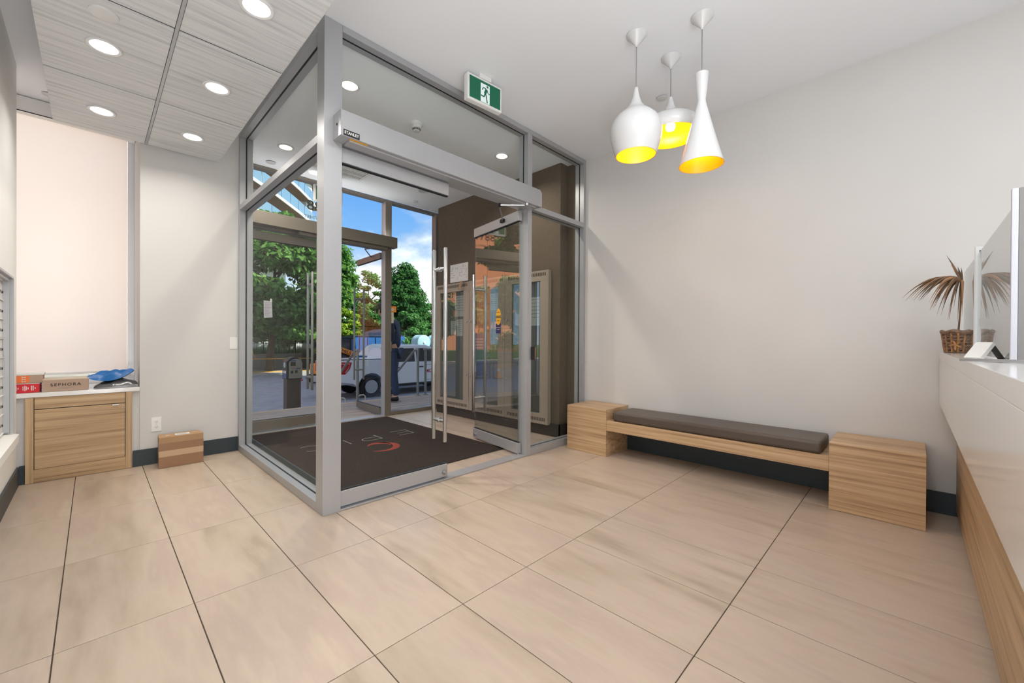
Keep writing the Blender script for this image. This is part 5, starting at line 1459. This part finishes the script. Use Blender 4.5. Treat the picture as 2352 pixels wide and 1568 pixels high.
B().lathe((-4.75, 20.0, GZ), [(0.103, 0.40), (0.078, 0.54)], 20).build('reflective_band', 'paper', cn, smooth=True)

# ------------------------------------------------------------------ person on the deck
pr = thing('person', (3.72, 6.70, 0), 'person in navy jacket and jeans standing on the deck behind the street mullion', 'person')
fwd = Vector((-0.699, 0.715, 0)); lat = Vector((0.715, 0.699, 0))
PO = Vector((3.775, 6.665, 0.0))


def PV(f, l, z): return PO + fwd * f + lat * l + Vector((0, 0, z))


def skin_mesh(name, m, verts, edges, radii, par, root=0, sub=2):
    me = bpy.data.meshes.new(name)
    off = origin_of(par)
    me.from_pydata([tuple(Vector(v) - off) for v in verts], edges, [])
    me.materials.append(M[m])
    o = bpy.data.objects.new(name, me); COL.objects.link(o); o.parent = par; ROOT[o] = off
    md = o.modifiers.new('skin', 'SKIN'); md.use_smooth_shade = True
    for i, r_ in enumerate(radii):
        sv = me.skin_vertices[0].data[i]; sv.radius = (r_, r_) if not isinstance(r_, tuple) else r_; sv.use_root = (i == root)
    s_ = o.modifiers.new('subsurf', 'SUBSURF'); s_.levels = sub; s_.render_levels = sub
    return o


# joints (forward, side, height): pelvis, spine, chest, neck, head, and limbs
J_ = [PV(0, 0, 0.95), PV(0.01, 0, 1.12), PV(0.03, 0, 1.34), PV(0.09, 0, 1.48), PV(0.19, 0, 1.55), PV(0.245, 0, 1.645),
      PV(0.0, 0.09, 0.90), PV(0.03, 0.10, 0.50), PV(-0.02, 0.10, 0.09), PV(0.10, 0.11, 0.045),
      PV(0.0, -0.09, 0.90), PV(-0.03, -0.10, 0.50), PV(-0.09, -0.10, 0.09), PV(0.04, -0.11, 0.045),
      PV(0.03, 0.17, 1.40), PV(-0.02, 0.22, 1.14), PV(0.12, 0.18, 0.98), PV(0.20, 0.16, 0.95),
      PV(0.03, -0.17, 1.40), PV(-0.03, -0.22, 1.14), PV(0.10, -0.18, 0.97), PV(0.18, -0.16, 0.93)]
E_ = [(0, 1), (1, 2), (2, 3), (3, 4), (4, 5), (0, 6), (6, 7), (7, 8), (8, 9), (0, 10), (10, 11), (11, 12), (12, 13), (2, 14), (14, 15), (15, 16), (16, 17), (2, 18), (18, 19), (19, 20), (20, 21)]
Rr = [0.12, 0.115, 0.12, 0.055, 0.075, 0.085, 0.075, 0.055, 0.038, 0.035, 0.075, 0.055, 0.038, 0.035, 0.05, 0.04, 0.03, 0.032, 0.05, 0.04, 0.03, 0.032]
body = skin_mesh('body', 'skin', J_, E_, Rr, pr)
jk = [J_[0] + Vector((0, 0, -0.04)), J_[1], J_[2], PV(0.055, 0, 1.44), J_[14], J_[15], PV(0.09, 0.19, 1.0), J_[18], J_[19], PV(0.07, -0.19, 0.99)]
skin_mesh('jacket', 'navy', jk, [(0, 1), (1, 2), (2, 3), (2, 4), (4, 5), (5, 6), (2, 7), (7, 8), (8, 9)], [(0.165, 0.145), (0.155, 0.14), (0.16, 0.15), 0.09, 0.085, 0.068, 0.05, 0.085, 0.068, 0.05], pr)
skin_mesh('jeans', 'denim', [PV(0, 0, 0.94), PV(0, 0.09, 0.86), J_[7], PV(-0.02, 0.10, 0.09), PV(0, -0.09, 0.86), J_[11], PV(-0.08, -0.10, 0.09)],
          [(0, 1), (1, 2), (2, 3), (0, 4), (4, 5), (5, 6)], [0.13, 0.095, 0.075, 0.066, 0.095, 0.075, 0.066], pr)
for s_, f0 in ((0.105, 0.0), (-0.105, -0.07)):
    skin_mesh('shoe', 'black', [PV(f0 - 0.06, s_, 0.052), PV(f0 + 0.05, s_, 0.05), PV(f0 + 0.17, s_, 0.04)], [(0, 1), (1, 2)], [0.048, 0.048, 0.036], pr)
HC = PV(0.245, 0, 1.62)
hb = bmesh.new(); bmesh.ops.create_icosphere(hb, subdivisions=3, radius=1.0)
hv = B()
for f in hb.faces:
    c = f.calc_center_median()
    if c.z > 0.05 or c.x < -0.15:
        b0 = len(hv.v)
        for v in f.verts:
            q = HC + fwd * (v.co.x * 0.108 - 0.012) + lat * v.co.y * 0.092 + Vector((0, 0, v.co.z * 0.115 + 0.02))
            hv.v.append(tuple(q))
        hv.f.append(tuple(range(b0, b0 + len(f.verts))))
hb.free()
hv.build('hair', 'hair', pr, smooth=True)
B().add([tuple(HC + fwd * 0.085 + Vector((0, 0, 0.01))), tuple(HC + fwd * 0.118 + Vector((0, 0, -0.03))), tuple(HC + fwd * 0.085 + lat * 0.018 + Vector((0, 0, -0.036))), tuple(HC + fwd * 0.085 - lat * 0.018 + Vector((0, 0, -0.036)))], [(0, 1, 2), (0, 3, 1), (1, 3, 2), (0, 2, 3)]).build('nose', 'skin', pr)
for s_ in (-1, 1):
    e_ = HC + fwd * 0.078 + lat * 0.03 * s_ + Vector((0, 0, 0.006))
    B().lathe(tuple(e_), [(0.0, -0.01), (0.009, -0.006), (0.012, 0), (0.009, 0.006), (0.0, 0.01)], 10).build('eye', 'ink', pr, smooth=True)
    e_ = HC - fwd * 0.01 + lat * 0.083 * s_ + Vector((0, 0, -0.01))
    B().lathe(tuple(e_), [(0.0, -0.03), (0.012, -0.02), (0.016, 0), (0.013, 0.02), (0.0, 0.03)], 10).build('ear', 'skin', pr, smooth=True)
B().obox((HC + fwd * 0.081).to_2d(), lat.to_2d(), 0.022, 0.006, HC.z - 0.068, HC.z - 0.058).build('mouth', 'kraft_dark', pr, 0.003)

# lettering becomes plain mesh
dg = bpy.context.evaluated_depsgraph_get()
for o in [o for o in SC.objects if o.type == 'FONT']:
    me = bpy.data.meshes.new_from_object(o.evaluated_get(dg))
    n = bpy.data.objects.new('tmp', me); COL.objects.link(n)
    n.parent = o.parent; n.location = o.location; n.rotation_euler = o.rotation_euler; n.scale = o.scale
    nm = o.name; c_ = o.data
    bpy.data.objects.remove(o); bpy.data.curves.remove(c_)
    n.name = nm; me.name = nm
